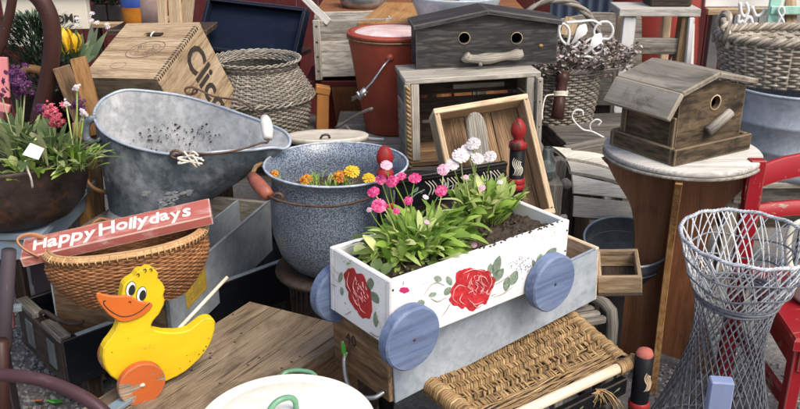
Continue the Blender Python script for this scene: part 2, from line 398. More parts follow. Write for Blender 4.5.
paint('slate blue paint', (.19, .25, .30), (.12, .1, .08), (.35, .3, .25), chip=.4, edge=.7, dirt=.3, dirtc=(.09, .12, .15))
paint('purple brown', (.055, .026, .032), (.16, .1, .1), (.42, .36, .36), chip=.40, edge=.2, rough=.45, dirt=.3, dirtc=(.10, .055, .06), grain=1.2)
paint('grey violet', (.055, .043, .05), (.04, .03, .03), (.16, .14, .14), chip=.3, edge=.5, dirt=.4, dirtc=(.05, .04, .05))
paint('pink paint', (.55, .19, .20), (.2, .15, .12), (.5, .42, .35), chip=.2, edge=.4, dirt=.2, dirtc=(.6, .3, .3))
paint('cream paint', (.66, .61, .50), (.2, .15, .1), (.4, .33, .25), chip=.15, edge=.4, dirt=.2)
paint('dark chest', (.010, .012, .016), (.06, .045, .03), (.22, .17, .12), chip=.25, edge=.8, dirt=.4, dirtc=(.03, .035, .045), rough=.42)
paint('bentwood brown', (.05, .022, .018), (.1, .06, .045), (.3, .24, .2), chip=.1, edge=.1, rough=.38, dirt=.4, dirtc=(.085, .04, .034), grain=.4, speck=.6)
metal('zinc', (.22, .26, .295), (.36, .405, .445), (.52, .55, .57), ox=.5, metal=.15, rough=.55)
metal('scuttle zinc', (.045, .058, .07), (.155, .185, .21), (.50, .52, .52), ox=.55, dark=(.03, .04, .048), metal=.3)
metal('scuttle liner', (.20, .215, .225), (.40, .415, .42), (.60, .60, .585), metal=.1, ox=.8, rough=.7, dark=(.20, .21, .21))
metal('tub zinc', (.24, .28, .33), (.42, .47, .52), (.58, .6, .62), ox=.4, metal=.35)
metal('dark zinc', (.075, .088, .09), (.17, .195, .20), (.34, .37, .37), ox=.35, metal=.25)
metal('old iron', (.035, .028, .024), (.10, .075, .06), (.2, .16, .13), metal=.6, rough=.6, rust=.7)
metal('kettle iron', (.016, .011, .009), (.045, .03, .024), (.09, .06, .045), metal=.35, rough=.5, rust=.5)
metal('steel wire', (.25, .25, .25), (.5, .5, .5), metal=.9, rough=.35)
metal('rusty wire', (.06, .035, .025), (.16, .09, .06), (.25, .18, .14), metal=.5, rough=.6, rust=.6)
metal('stand wire', (.22, .235, .265), (.44, .47, .505), (.72, .73, .74), metal=.1, rough=.55, ox=.75, sc=2)
metal('stand wire dark', (.05, .054, .064), (.165, .178, .205), (.42, .43, .45), metal=.2, rough=.55, ox=.4, sc=2)
plain('white metal', (.74, .74, .72), (.60, .60, .58), .4, sc=30)
plain('mint metal', (.36, .62, .50), (.28, .5, .40), .45, dirt=.4, dirtc=(.2, .15, .1))
plain('red enamel', (.32, .062, .034), (.25, .046, .026), .45, sc=9, chips=1, stain=.4, dirt=.3, dirtc=(.18, .04, .025))
plain('lid enamel', (.70, .62, .60), (.55, .34, .31), .4, sc=12, dirt=.35, dirtc=(.3, .08, .06))
plain('brass rim', (.34, .25, .14), (.16, .07, .04), .4, .6, sc=25)
plain('cream enamel', (.74, .72, .62), (.68, .655, .555), .22, sc=5, spec=.5, dirt=.2, dirtc=(.55, .5, .38), chips=1, stain=.35)
plain('stone cream', (.50, .46, .38), (.36, .33, .27), .5, sc=14, dirt=.3, dirtc=(.3, .26, .2))
plain('green enamel', (.14, .31, .18), (.10, .23, .14), .3, sc=30, chips=2.5)
enamel('pot enamel', (.20, .24, .285), (.05, .062, .082), 300)
enamel('pot liner', (.22, .265, .32), (.05, .065, .09), 260)
enamel('trim grey', (.42, .47, .54), (.3, .34, .4), 60)
def wickermat(name, a, b, c):
    t = NT(name, .6, 0, .3); n = t.noise((40, 300, 300), 1, 4, .6); n2 = t.noise((12, 12, 12), 1, 5, .65)
    col = t.ramp(t.math('MULTIPLY_ADD', n, .5, t.math('MULTIPLY', n2, .5)), [(.33, a), (.5, b), (.66, c)]); t.color(t.tone(col, .3)); t.bump(n, .3, .001); M[name] = t.m
wickermat('grey wicker', (.06, .05, .038), (.20, .178, .145), (.39, .36, .31))
wickermat('pale wicker', (.10, .078, .055), (.28, .24, .185), (.52, .48, .41))
wickermat('brown wicker', (.075, .027, .010), (.215, .092, .035), (.40, .21, .09))
wickermat('brown wicker rim', (.24, .12, .05), (.42, .25, .115), (.55, .37, .20))
wickermat('rush', (.075, .040, .015), (.25, .155, .068), (.46, .33, .165))
wickermat('string', (.45, .4, .32), (.62, .57, .48), (.72, .68, .6))
def leafm(name, a, b, c, tr=.3):
    t = NT(name, .5, 0, .35); n = t.noise((18, 18, 18), 1, 3); f = t.math('MULTIPLY_ADD', t.rnd, .7, t.math('MULTIPLY', n, .35))
    col = t.ramp(f, [(.15, a), (.5, b), (.9, c)]); t.color(col); t.bump(t.noise((90, 90, 90), 1, 3), .2, .001)
    x = t.n.new('ShaderNodeBsdfTranslucent'); t.L(col, x.inputs[0]); mx = t.n.new('ShaderNodeMixShader'); mx.inputs[0].default_value = tr
    t.L(t.b.outputs[0], mx.inputs[1]); t.L(x.outputs[0], mx.inputs[2]); t.L(mx.outputs[0], t.n['Material Output'].inputs[0]); M[name] = t.m
leafm('daisy leaf', (.09, .19, .026), (.30, .45, .075), (.72, .76, .36), .42)
leafm('sage leaf', (.05, .085, .025), (.15, .22, .075), (.46, .48, .24), .3)
leafm('tulip leaf', (.10, .17, .07), (.24, .33, .17), (.46, .52, .36))
leafm('conifer', (.010, .022, .012), (.025, .05, .026), (.06, .10, .055), .1)
leafm('dry flower', (.06, .038, .028), (.25, .205, .175), (.54, .49, .45), .1)
leafm('petal pink', (.46, .018, .11), (.64, .045, .20), (.76, .22, .40))
leafm('petal pale', (.66, .30, .42), (.74, .44, .54), (.80, .56, .63))
leafm('petal white', (.58, .50, .51), (.68, .63, .63), (.76, .73, .73))
leafm('petal purple', (.022, .003, .020), (.055, .008, .052), (.15, .03, .13), .15)
leafm('petal red', (.26, .012, .03), (.48, .035, .08), (.66, .26, .28), .2)
leafm('petal yellow', (.70, .38, .01), (.78, .50, .015), (.8, .58, .05))
leafm('petal orange', (.40, .10, .01), (.62, .22, .015), (.74, .42, .03))
plain('soil', (.022, .015, .010), (.07, .05, .035), .9, sc=90, bump=1)
plain('gravel', (.20, .195, .19), (.32, .31, .30), .85, sc=160, bump=1, tone=.5)
plain('ground', (.10, .095, .088), (.21, .20, .19), .9, sc=70, bump=1, dirt=.5, dirtc=(.05, .045, .04))
plain('rose red', (.52, .030, .036), (.27, .008, .012), .55, sc=75, tone=.2)
plain('rose stroke', (.70, .34, .33), (.66, .24, .24), .5, sc=60)
plain('painted leaf', (.10, .15, .095), (.27, .33, .25), .55, sc=110, tone=.25)
plain('painted stem', (.42, .38, .33), (.30, .22, .18), .6, sc=60)
plain('ink', (.022, .016, .012), (.05, .035, .025), .8, sc=80)
plain('faded ink', (.10, .07, .055), (.17, .12, .09), .8, sc=80)
plain('eye white', (.80, .80, .78), (.78, .78, .76), .4)
plain('black', (.012, .011, .011), (.018, .016, .015), .5)
plain('yellow card', (.56, .37, .03), (.40, .27, .04), .7, sc=40, dirt=.4, dirtc=(.25, .17, .04))
plain('paper', (.76, .75, .70), (.68, .67, .62), .7)
plain('tag green', (.10, .62, .06), (.08, .5, .05), .5)
plain('tag orange', (.6, .2, .05), (.45, .12, .04), .6)
plain('terracotta grip', (.28, .085, .05), (.2, .06, .04), .55, sc=40, dirt=.5, dirtc=(.35, .2, .14))
plain('white grip', (.66, .64, .6), (.5, .47, .42), .5, sc=40)
plain('orange box', (.50, .21, .05), (.38, .15, .04), .6)
plain('blue pack', (.02, .05, .22), (.03, .07, .28), .35)
plain('amber pack', (.42, .16, .015), (.3, .1, .01), .35)
plain('crock', (.24, .17, .155), (.33, .25, .23), .5)
plain('scale metal', (.5, .5, .5), (.4, .4, .4), .35, .8)
plain('scroll green', (.10, .17, .12), (.16, .24, .17), .5)
plain('corrugated blue', (.055, .075, .11), (.08, .105, .15), .5, .2, sc=6)
plain('white board', (.70, .70, .68), (.6, .6, .58), .6, sc=6)
plain('grey wall', (.17, .165, .16), (.24, .235, .225), .75, sc=10)
gl = NT('glass', .05); gl.b.inputs['Transmission Weight'].default_value = .95; gl.b.inputs['Base Color'].default_value = (.8, .9, .9, 1); M['glass'] = gl.m
leafm('dead leaf', (.06, .025, .01), (.16, .07, .03), (.30, .17, .08), .1)
# ------------------------------------------------------------------ setting
g = MB(); g.grid([[(x, y, 0) for x in (-60, -6, -2, 2, 6, 60)] for y in (-40, 0, 2, 4, 8, 100)], smooth=False)
o = g.build('ground', M['ground']); o['kind'] = 'structure'
g = MB()
def stone(x, y, r):
    a = U(0, 6.3); vs = []; n = 5
    for zz, rr in ((0, .8), (.55, 1), (1.0, .55)):
        for k in range(n):
            t = a + 2 * math.pi * k / n + U(-.3, .3); q = rr * r * U(.75, 1.15); vs.append((x + q * math.cos(t), y + q * math.sin(t) * .8, zz * r * 1.1))
    fs = [[l * n + k, l * n + (k + 1) % n, (l + 1) * n + (k + 1) % n, (l + 1) * n + k] for l in (0, 1) for k in range(n)] + [[2 * n + k for k in range(n)]]
    g.add(vs, fs, None, None, False)
for i in range(5200):
    z = random.random()
    if z < .6: x, y = U(-1.75, -1.0), U(1.9, 3.1)
    elif z < .85: x, y = U(.75, 1.7), U(1.6, 2.6)
    else: x, y = U(-1.6, 1.6), U(1.3, 3.4)
    stone(x, y, U(.004, .011))
tag(g.build('gravel', M['gravel']), 'loose grey gravel covering the ground under the jumble', 'gravel', kind='stuff')

# far background: shed wall, red boards, corrugated sheet, pale shelf boards
w = MB()
for i in range(60):
    x = -6.2 + i * .14; w.box((.136, .03, 2.8), (x, 5.6 + U(0, .006), 1.4), ch=.004)
tag(w.build('shed_wall', M['maroon paint']), 'dark maroon board wall of the shed behind the crates', 'wall')
w = MB()
for i in range(22):
    x = 2.25 + i * .16; w.box((.156, .03, 2.6), (x, 5.6 + U(0, .006), 1.3), ch=.004)
tag(w.build('plank_fence', M['grey wall']), 'weathered grey plank fence behind the white hooks and woven basket', 'fence')
rows = []
for i in range(81):
    x = .80 + i * .01; rows.append([(x, 4.6 + .016 * math.sin(i * 2 * math.pi / 5.4), z) for z in (0, 1.9)])
m = MB(); m.grid(rows, smooth=True); m.grid([[(p[0], p[1] + .004, p[2]) for p in r] for r in rows], smooth=True)
tag(m.build('corrugated_sheet', M['corrugated blue']), 'dark blue corrugated metal sheet standing behind the handled basket', 'metal sheet')

# ------------------------------------------------------------------ generic makers
def planks(name, mat, parent, L, D, n, z, t=.018, gap=.004, axis='x', x0=0, y0=0, jit=.002):
    m = MB(); w_ = (D if axis == 'x' else L) / n
    for i in range(n):
        q = -(D if axis == 'x' else L) / 2 + w_ * (i + .5)
        if axis == 'x': m.box((L + U(-.004, .004), w_ - gap, t), (x0, y0 + q, z + U(-jit, jit)), grain=0)
        else: m.box((w_ - gap, D + U(-.004, .004), t), (x0 + q, y0, z + U(-jit, jit)), grain=1)
    return m.build(name, mat, parent)
def plank_table(name, label, cat, loc, rot, L, D, H, mat, n=5, legs=True):
    t = thing(name, label, cat, loc, rot)
    planks('table_top', mat, t, L, D, n, H - .011, .022)
    for sy in (-1, 1): bx('apron', mat, t, ((L - .08, .02, .07), (0, sy * (D / 2 - .05), H - .06)))
    for sx in (-1, 1):
        for sy in (-1, 1): bx('leg', mat, t, ((.045, .045, H - .026), (sx * (L / 2 - .05), sy * (D / 2 - .09), (H - .026) / 2)))
    return t
plank_table('plank_table', 'low weathered grey plank table under the red bucket and open crate', 'table', (.14, 3.19, 0), (0, 0, 0), .80, .80, .657, M['grey wood'], 7)
plank_table('plank_bench', 'grey plank bench under the grey wicker urn and lettered crate', 'bench', (-.74, 3.26, 0), (0, 0, 4), .80, .66, .637, M['grey wood'], 5)
# ------------------------------------------------------------------ slatted wooden crate open to the front (under the long birdhouse)
t = thing('wooden_crate', 'weathered wooden crate lying open to the front under the long birdhouse', 'crate', (.241, 2.964, .664), (-.5, -1.5, 8.4))
w, d, h = .476, .24, .312
planks('top_panel', M['pale grey wood'], t, w, d, 2, h - .009, .018)
planks('bottom_panel', M['brown wood'], t, w - .03, d, 2, .009, .018)
m = MB()
for k in range(3): m.box((.012, d, .088), (-w / 2 + .014, 0, .02 + .045 + k * .094), grain=1)
m.build('side_panel', M['grey wood'], t)
m = MB()
for k in range(3): m.box((.012, d, .088), (w / 2 - .014, 0, .02 + .045 + k * .094), grain=1)
m.build('side_panel', M['grey wood'], t)
for sx in (-1, 1):
    bx('corner_post', M['pale grey wood'], t, ((.028, .02, h - .04), (sx * (w / 2 - .036), -d / 2 + .014, h / 2)))
    bx('front_batten', M['pale grey wood'], t, ((.02, .022, h - .02), (sx * (w / 2 - .008), -d / 2 - .004, h / 2 - .01)))
m = MB()
for k in range(3): m.box((w - .04, .012, .082), (0, d / 2 - .008, .05 + k * .095))
m.build('back_panel', M['dark wood'], t)  # dark boards stand in for the shade beyond the crate's open back
bx('inner_slat', M['pale grey wood'], t, ((.19, .012, .018), (.06, .06, .235)))
m = MB(); path = [Vector((-w / 2 + .008, -d / 2 - .020, h - .02 - k * .003)) for k in range(96)]
for q in range(2):
    m.tube([p + Vector((.0045 * math.cos(i * .62 + q * 3.14), .0045 * math.sin(i * .62 + q * 3.14), 0)) for i, p in enumerate(path)], .0052, 6)
m.build('rope', M['rush'], t)

# long birdhouse with two holes
t = thing('long_birdhouse', 'long charcoal birdhouse with two holes and a driftwood perch on the open crate', 'birdhouse', (.300, 3.058, .979), (0, -1.2, 5.6))
w, d, h, hp = .502, .137, .142, .185
def gable_wall(y, holes):
    """front board cut with round holes"""
    m = MB(); T = .016
    out = [(-w / 2, 0), (w / 2, 0), (w / 2, h), (0, hp - .008), (-w / 2, h)]
    if not holes: m.prism(out, T, .001, TR((0, y, 0))); return m
    import bmesh
    bm = bmesh.new()
    ov = [bm.verts.new((x, 0, z)) for x, z in out]
    ed = [bm.edges.new((ov[i], ov[(i + 1) % 5])) for i in range(5)]
    for (hx, hz, r) in holes:
        hv = [bm.verts.new((hx + r * math.cos(a * math.pi / 12), 0, hz + r * math.sin(a * math.pi / 12))) for a in range(24)]
        ed += [bm.edges.new((hv[i], hv[(i + 1) % 24])) for i in range(24)]
    bmesh.ops.triangle_fill(bm, use_beauty=True, edges=ed)
    bm.verts.index_update(); V = [v.co.copy() for v in bm.verts]; Fc = [[v.index for v in f.verts] for f in bm.faces]; bm.free()
    n = len(V); vs = [(p.x, y - T / 2, p.z) for p in V] + [(p.x, y + T / 2, p.z) for p in V]
    fs = Fc + [[i + n for i in f[::-1]] for f in Fc]
    k = 5
    rings = [list(range(5))]
    for _ in holes: rings.append(list(range(k, k + 24))); k += 24
    for r in rings:
        for i in range(len(r)): a, b = r[i], r[(i + 1) % len(r)]; fs.append([a, b, b + n, a + n])
    m.add(vs, fs, [(p[0], p[1], p[2]) for p in vs], None, False)
    return m
HL = ((-.082, .103, .0185), (.104, .096, .0185))
gable_wall(-d / 2, HL).build('front_wall', M['charcoal wood'], t)
gable_wall(d / 2, ()).build('back_wall', M['charcoal wood'], t)
for sx in (-1, 1): bx('side_wall', M['charcoal wood'], t, ((.014, d - .018, h - .004), (sx * (w / 2 - .008), 0, h / 2)), grain=1)
bx('bottom_board', M['charcoal wood'], t, ((w - .04, d - .02, .012), (0, 0, .007)))
for (hx, hz, r) in HL:
    m = MB(); m.lathe([(r + .001, 0), (r + .0026, 0), (r + .0026, .001), (r + .001, .001)], 28, TR((hx, -d / 2 - .0095, hz), (90, 0, 0))); m.build('hole_rim', M['pine'], t)
m = MB(); m.lathe([(.0, .001), (.006, .001), (.006, 0)], 16, TR((.192, -d / 2 - .0085, .066), (90, 0, 0), (1.25, 1, 1))); m.build('wood_knot', M['honey wood'], t)
for sx in (-1, 1):
    m = MB(); ang = math.degrees(math.atan2(hp - h, w / 2)); Lr = math.hypot(w / 2, hp - h) + .012
    m.box((Lr, d + .05, .017), (sx * (Lr / 2 - .001) * math.cos(rad(ang)), 0, hp + .006 - (Lr / 2) * math.sin(rad(ang))), (0, sx * ang, 0)); m.build('roof', M['charcoal wood'], t)
m = MB(); P = spline([(-.083, -d / 2 - .03, .047), (-.07, -d / 2 - .03, .036), (-.02, -d / 2 - .031, .032), (.05, -d / 2 - .03, .037), (.10, -d / 2 - .03, .042), (.122, -d / 2 - .03, .047)], 5)
m.tube(P, [.017 + .003 * math.sin(i * .7) for i in range(len(P))], 12); m.tube([(-.03, -d / 2 - .04, .022), (-.03, -d / 2 - .045, .010)], .007, 8)
m.build('perch', M['driftwood'], t)

# galvanised pan with handle behind the birdhouse
t = thing('metal_pan', 'round galvanized pan with a rod handle behind the long birdhouse', 'pan', (.22, 3.42, 1.06))
m = MB(); m.lathe([(.001, .004), (.13, .004), (.175, .11), (.18, .112), (.18, .106), (.135, 0), (.001, 0)], 48); m.build('bowl', M['tub zinc'], t)
m = MB(); m.tube([(-.17, -.03, .10), (-.10, -.05, .075), (.05, -.05, .12)], .011, 10); m.build('handle', M['grey wood'], t)
m = MB(); m.lathe([(.001, .10), (.03, .10), (.04, .06), (.12, .055), (.12, .0), (.1, -.4), (.1, -.4)], 24); 
bx('wooden_stool', M['grey wood'], None, ((.3, .26, .03), (.22, 3.70, .99)), ((.04, .04, .98), (.09, 3.6, .49)), ((.04, .04, .98), (.35, 3.6, .49)), ((.04, .04, .98), (.09, 3.8, .49)), ((.04, .04, .98), (.35, 3.8, .49)))
tag(bpy.data.objects['wooden_stool'], 'grey wooden stool hidden behind the long charcoal birdhouse', 'stool')

# tilted open box leaning on the crate
t = thing('open_box', 'pale wooden divided box leaning tilted against the open crate', 'box', (.332, 2.497, .573), (-32, -6.5, 11.4))
w, d, h = .314, .10, .40; T = .018
bx('frame_top', M['pine'], t, ((w, d, T), (0, 0, h - T / 2))); bx('frame_bottom', M['pine'], t, ((w, d, T), (0, 0, T / 2)))
for sx in (-1, 1): bx('frame_side', M['pine'], t, ((T, d, h - 2 * T), (sx * (w / 2 - T / 2), 0, h / 2)), grain=2)
m = MB()
for k in range(3): m.box(((w - .038) / 3 - .003, .012, h - .037), (-(w - .038) / 3 + k * (w - .038) / 3, d / 2 - .009, h / 2), grain=2)
m.build('back_panel', M['brown wood'], t)
t2 = atY(479, 150, 2.56)
m = MB(); m.prism([(-.03, -.12), (.03, -.12), (.032, .07), (.027, .10), (.015, .118), (0, .122), (-.015, .118), (-.027, .10), (-.032, .07)], .03, .007, grain=1)
o = m.build('rounded_post', M['driftwood']); o.location = (t2.x, t2.y, t2.z); o.rotation_euler = (rad(-24), rad(-6), rad(5)); tag(o, 'grey round topped wooden post standing inside the pale tilted box', 'wooden post')

# ------------------------------------------------------------------ red lidded bucket
B = Vector((-.027, 3.30, .66)); Rt, Rb, Hh = .178, .108, .385
t = thing('red_bucket', 'rust red enamel bucket with a worn lid and wire handle beside the crate', 'bucket', B)
m = MB(); m.lathe([(.001, .006), (Rb - .004, .006), (Rb, 0), (Rb + .004, .004), (Rt - .008, Hh - .04), (Rt - .006, Hh - .035), (Rt - .004, Hh)], 56); m.build('body', M['red enamel'], t)
m = MB(); m.lathe([(Rt - .006, Hh - .020), (Rt + .002, Hh - .017), (Rt + .003, Hh - .011), (Rt - .004, Hh - .009)], 56); m.build('rim_band', M['brass rim'], t)
m = MB(); m.lathe([(Rt - .004, Hh - .0095), (Rt + .001, Hh - .008), (Rt + .002, Hh + .002), (Rt, Hh + .006), (Rt - .004, Hh + .004)], 56); m.build('rim', M['red enamel'], t)
m = MB(); m.lathe([(.001, Hh + .016), (.10, Hh + .014), (.14, Hh + .008), (.15, Hh + .002), (Rt - .005, Hh + .003), (Rt - .006, Hh - .01)], 56, grainz=False); lid = m.build('lid', M['lid enamel'], t)
m = MB(); m.lathe([(Rt - .03, Hh + .0045), (Rt - .024, Hh + .009), (Rt - .014, Hh + .009), (Rt - .0062, Hh + .0035)], 56); m.build('lid_rim', M['red enamel'], lid)
def onto(px, py, Y): return atY(px, py, Y) - B
e1 = onto(390, 57, 3.14)
m = MB(); m.lathe([(.001, .016), (.009, .015), (.016, .006), (.017, 0)], 16, TR(e1, (90, 0, -4))); m.build('ear', M['red enamel'], t)
m = MB(); m.tube([e1 + Vector((0, -.014, 0)), onto(383, 66, 3.10), onto(372, 82, 3.08), onto(361, 94, 3.09), onto(352, 100, 3.12)], .0042, 8); m.build('handle', M['steel wire'], t)
m = MB(); m.tube([onto(366, 89, 3.085), onto(358, 97, 3.09)], .013, 10); m.tube([onto(352, 97, 3.10), onto(366, 94, 3.08)], .005, 6); m.tube([onto(357, 91, 3.08), onto(361, 99, 3.08)], .005, 6); m.build('grip', M['steel wire'], t)

# white slatted crate on the red stool
t = thing('white_crate', 'pale grey slatted crate behind the red bucket', 'crate', (-.205, 3.72, .80), (-2, -1, 4.5))
w, d, h = .325, .30, .25; T = .011
for y, nm in ((-d / 2, 'front_panel'), (d / 2, 'back_panel')):
    m = MB(); m.box((w, T, .055), (0, y, h - .03)); m.box((w, T, .15), (0, y, .085)); m.build(nm, M['pale grey wood'], t)
for sx in (-1, 1):
    m = MB(); m.box((T, d - .014, .055), (sx * (w / 2 - .006), 0, h - .03)); m.box((T, d - .014, .15), (sx * (w / 2 - .006), 0, .085)); m.build('side_panel', M['pale grey wood'], t)
    bx('corner_post', M['pale grey wood'], t, ((.03, .012, h), (sx * (w / 2 - .012), -d / 2 - .0125, h / 2)))
bx('bottom_panel', M['pale grey wood'], t, ((w - .03, d - .02, .012), (0, 0, .012)))
m = MB()
for sx in (-1, 1):
    for zz in (.04, .1, .16, .225): m.lathe([(.001, .001), (.005, .001), (.005, 0)], 8, TR((sx * (w / 2 - .012), -d / 2 - .0188, zz), (90, 0, 0)))
m.build('nail', M['old iron'], t)
m = MB(); a = atY(303, -4, 3.66); b = atY(329, 22, 3.56); m.board(a, b, .012, .03, up=(0, -1, .2)); o = m.build('white_batten', M['whitewashed wood']); tag(o, 'thin white wooden batten leaning on the corner of the pale slatted crate', 'batten')
t = thing('red_stool', 'old dark red stool under the pale slatted crate', 'stool', (-.205, 3.72, 0))
bx('seat', M['maroon paint'], t, ((.40, .32, .025), (0, 0, .783)))
for sx in (-1, 1):
    for sy in (-1, 1): bx('leg', M['barn red'], t, ((.042, .035, .78), (sx * .10, sy * .11, .387), (sy * -4, sx * 6, 0)))
bx('stretcher', M['barn red'], t, ((.26, .02, .03), (0, -.13, .35)))
o = bx('wood_block', M['orange box'], None, ((.05, .05, .15), (0, 0, .075), (0, 3, 8)), ((.06, .055, .03), (.004, 0, .165), (0, 12, 8)))
o.location = atY(323, 128, 3.40); tag(o, 'orange brown wooden block standing between the wicker urn and red stool leg', 'wood block')
m = MB(); m.tube(spline([atY(336, 127, 3.3), atY(350, 119, 3.25), atY(362, 112, 3.14), atY(372, 108, 3.08)], 4), .006, 8); tag(m.build('wooden_rod', M['driftwood']), 'thin grey rod lying on the plank table against the red bucket', 'rod')
m = MB(); m.tube(spline([atz(346, 126, .664), atz(355, 134, .664), atz(370, 138, .664), atz(384, 139, .664)], 5), .006, 6, flat=.3); tag(m.build('metal_strip', M['white metal']), 'curved pale metal strip lying on the plank table below the red bucket', 'metal strip')

# ------------------------------------------------------------------ grey wicker urn
UC = Vector((-.575, 3.335, .639)); US = 1.115
t = thing('wicker_urn', 'round grey wicker urn with wide neck behind the blue pot', 'basket', UC); t.scale = (US, US, US)
def surf(prof):
    L = [0]
    for i in range(1, len(prof)): L.append(L[-1] + math.hypot(prof[i][0] - prof[i - 1][0], prof[i][1] - prof[i - 1][1]))
    def P(u, tt):
        s_ = tt * L[-1]; i = 1
        while i < len(L) - 1 and L[i] < s_: i += 1
        f = (s_ - L[i - 1]) / (L[i] - L[i - 1]); r = prof[i - 1][0] * (1 - f) + prof[i][0] * f; z = prof[i - 1][1] * (1 - f) + prof[i][1] * f
        dr = prof[i][0] - prof[i - 1][0]; dz = prof[i][1] - prof[i - 1][1]; n_ = Vector((dz, -dr)); n_.normalize()
        a = 2 * math.pi * u; return Vector((r * math.cos(a), r * math.sin(a), z)), Vector((n_.x * math.cos(a), n_.x * math.sin(a), n_.y))
    return P
def stakes(m, P, n, r, off=0, k=8):
    for i in range(n):
        m.tube([P((i + .0) / n, j / k)[0] + P(i / n, j / k)[1] * off for j in range(k + 1)], r, 5)
Pb = surf([(.165, 0), (.185, .06), (.19, .135)]); m = MB(); weave(m, Pb, 18, 56, .0042, .0040); stakes(m, Pb, 56, .0034); m.build('body', M['grey wicker'], t)
m = MB(); m.lathe([(.001, .004), (.15, .004), (.176, .06), (.181, .135)], 40); m.build('gap_shade_lining', M['dark wood'], t)  # dark sheet behind the weave paints shade into its gaps
Ps = surf([(.204, .142), (.178, .186), (.147, .236)]); m = MB(); weave(m, Ps, 16, 56, .004, .0037); stakes(m, Ps, 56, .0034); m.lathe([(.198, .142), (.172, .186), (.141, .236)], 40); m.build('shoulder', M['grey wicker'], t)
m = MB(); helix_rim(m, [Vector((.204 * math.cos(a * math.pi / 48), .204 * math.sin(a * math.pi / 48), .138)) for a in range(96)], .006, 22); m.build('seam_band', M['grey wicker'], t)
Pn = surf([(.139, .238), (.150, .256)]); m = MB(); weave(m, Pn, 5, 56, .0035, .0038)
for q in range(3): helix_rim(m, [Vector(((.148 + .006 * q) * math.cos(a * math.pi / 48), (.148 + .006 * q) * math.sin(a * math.pi / 48), .259 + .004 * q)) for a in range(96)], .0045, 18)
m.build('neck_rim', M['grey wicker'], t)

# navy tray leaning behind the urn
t = thing('navy_tray', 'dark navy blue wooden tray leaning behind the wicker urn', 'tray', (-.685, 3.77, .86), (-29.3, 3.3, -18.5))
w, h, d = .49, .245, .055
bx('tray_panel', M['navy paint'], t, ((w - .02, .01, h - .02), (0, .02, h / 2)), grain=0)
for z_, nm in ((h - .008, 'rim_board'), (.008, 'rim_board')): bx(nm, M['navy paint'], t, ((w, d, .016), (0, 0, z_)))
for sx in (-1, 1): bx('rim_board', M['navy paint'], t, ((.016, d, h - .034), (sx * (w / 2 - .008), 0, h / 2)), grain=2)
plank_table('tray_stand', 'low wooden stand hidden behind the urn and under the navy tray', 'stand', (-.69, 3.93, 0), (0, 0, -18), .5, .24, .862, M['dark wood'], 2)

# ------------------------------------------------------------------ lettered crate
t = thing('lettered_crate', 'tilted wooden wine crate with black lettering and a slotted handle hole', 'crate', (-.806, 3.128, .705), (29, -4.3, -24.3))
w, d, h = .33, .305, .385; T = .013
def holed(w_, d_, hw, hr, cy):
    """board in local XY with a slot"""
    import bmesh
    bm = bmesh.new(); out = [(-w_ / 2, -d_ / 2), (w_ / 2, -d_ / 2), (w_ / 2, d_ / 2), (-w_ / 2, d_ / 2)]
    ov = [bm.verts.new((x, y, 0)) for x, y in out]; ed = [bm.edges.new((ov[i], ov[(i + 1) % 4])) for i in range(4)]
    sl = [(hw * (1 if abs(a) <= 8 or a > 24 else 1) * 0, 0) for a in ()]
    pts = [(hw + hr * math.cos(a), cy + hr * math.sin(a)) for a in [(-90 + 18 * i) * math.pi / 180 for i in range(11)]] + [(-hw + hr * math.cos(a), cy + hr * math.sin(a)) for a in [(90 + 18 * i) * math.pi / 180 for i in range(11)]]
    hv = [bm.verts.new((x, y, 0)) for x, y in pts]; ed += [bm.edges.new((hv[i], hv[(i + 1) % len(hv)])) for i in range(len(hv))]
    bmesh.ops.triangle_fill(bm, use_beauty=True, edges=ed); bm.verts.index_update()
    V = [v.co.copy() for v in bm.verts]; F_ = [[v.index for v in f.verts] for f in bm.faces]; bm.free(); return V, F_, [list(range(4)), list(range(4, 4 + len(hv)))]
V, F_, rings = holed(w, d, .034, .012, .085); n = len(V)
m = MB(); vs = [(p.x, p.y, h) for p in V] + [(p.x, p.y, h - T) for p in V]; fs = [f for f in F_] + [[i + n for i in f[::-1]] for f in F_]
for r in rings:
    for i in range(len(r)): a_, b_ = r[i], r[(i + 1) % len(r)]; fs.append([a_, b_, b_ + n, a_ + n])
m.add(vs, fs, None, None, False, .6); top = m.build('top_panel', M['crate wood'], t)
for sx in (-1, 1): o = bx('side_panel', M['crate wood'], t, ((T, d, h - T - .001), (sx * (w / 2 - T / 2), 0, (h - T) / 2)), grain=1, rnd=.55)
for sy in (-1, 1): bx('end_panel', M['crate wood'], t, ((w - 2 * T - .001, T, h - T - .001), (0, sy * (d / 2 - T / 2), (h - T) / 2)), grain=0, rnd=.4)
m = MB()
for i in range(24): m.box((.0016, .0058, .012), (w / 2 + .0002, -d / 2 + .006 + i * .0119, h - .008), ch=0); m.box((.012, .0058, .0016), (w / 2 - .008, -d / 2 + .006 + i * .0119, h + .0002), ch=0)
m.build('finger_joint', M['ink'], t)
m = MB(); text_mb(m, 'Clicquot', .135, TR((w / 2 + .0006, .005, h - .035)) @ Matrix(((0, 0, 1, 0), (0, 1, 0, 0), (-1, 0, 0, 0), (0, 0, 0, 1))), bold=.022, thick=.0006, spacing=.7)
m.build('lettering', M['ink'], t)
m = MB()
def ring2(cx, cy, a, b, w_, z_, tilt=0, n_=40):
    rows = []
    for k in range(n_ + 1):
        q = 2 * math.pi * k / n_; c_, s_ = math.cos(q), math.sin(q)
        rows.append([(cx + (a + dd) * c_ * math.cos(tilt) - (b + dd) * s_ * math.sin(tilt), cy + (a + dd) * c_ * math.sin(tilt) + (b + dd) * s_ * math.cos(tilt), z_) for dd in (0, w_)])
    m.grid(rows, smooth=False)
ring2(.02, .0, .075, .042, .0035, h + .0006, .25); ring2(.02, .0, .058, .028, .002, h + .0006, .25); ring2(-.045, -.085, .032, .016, .002, h + .0006, .1)
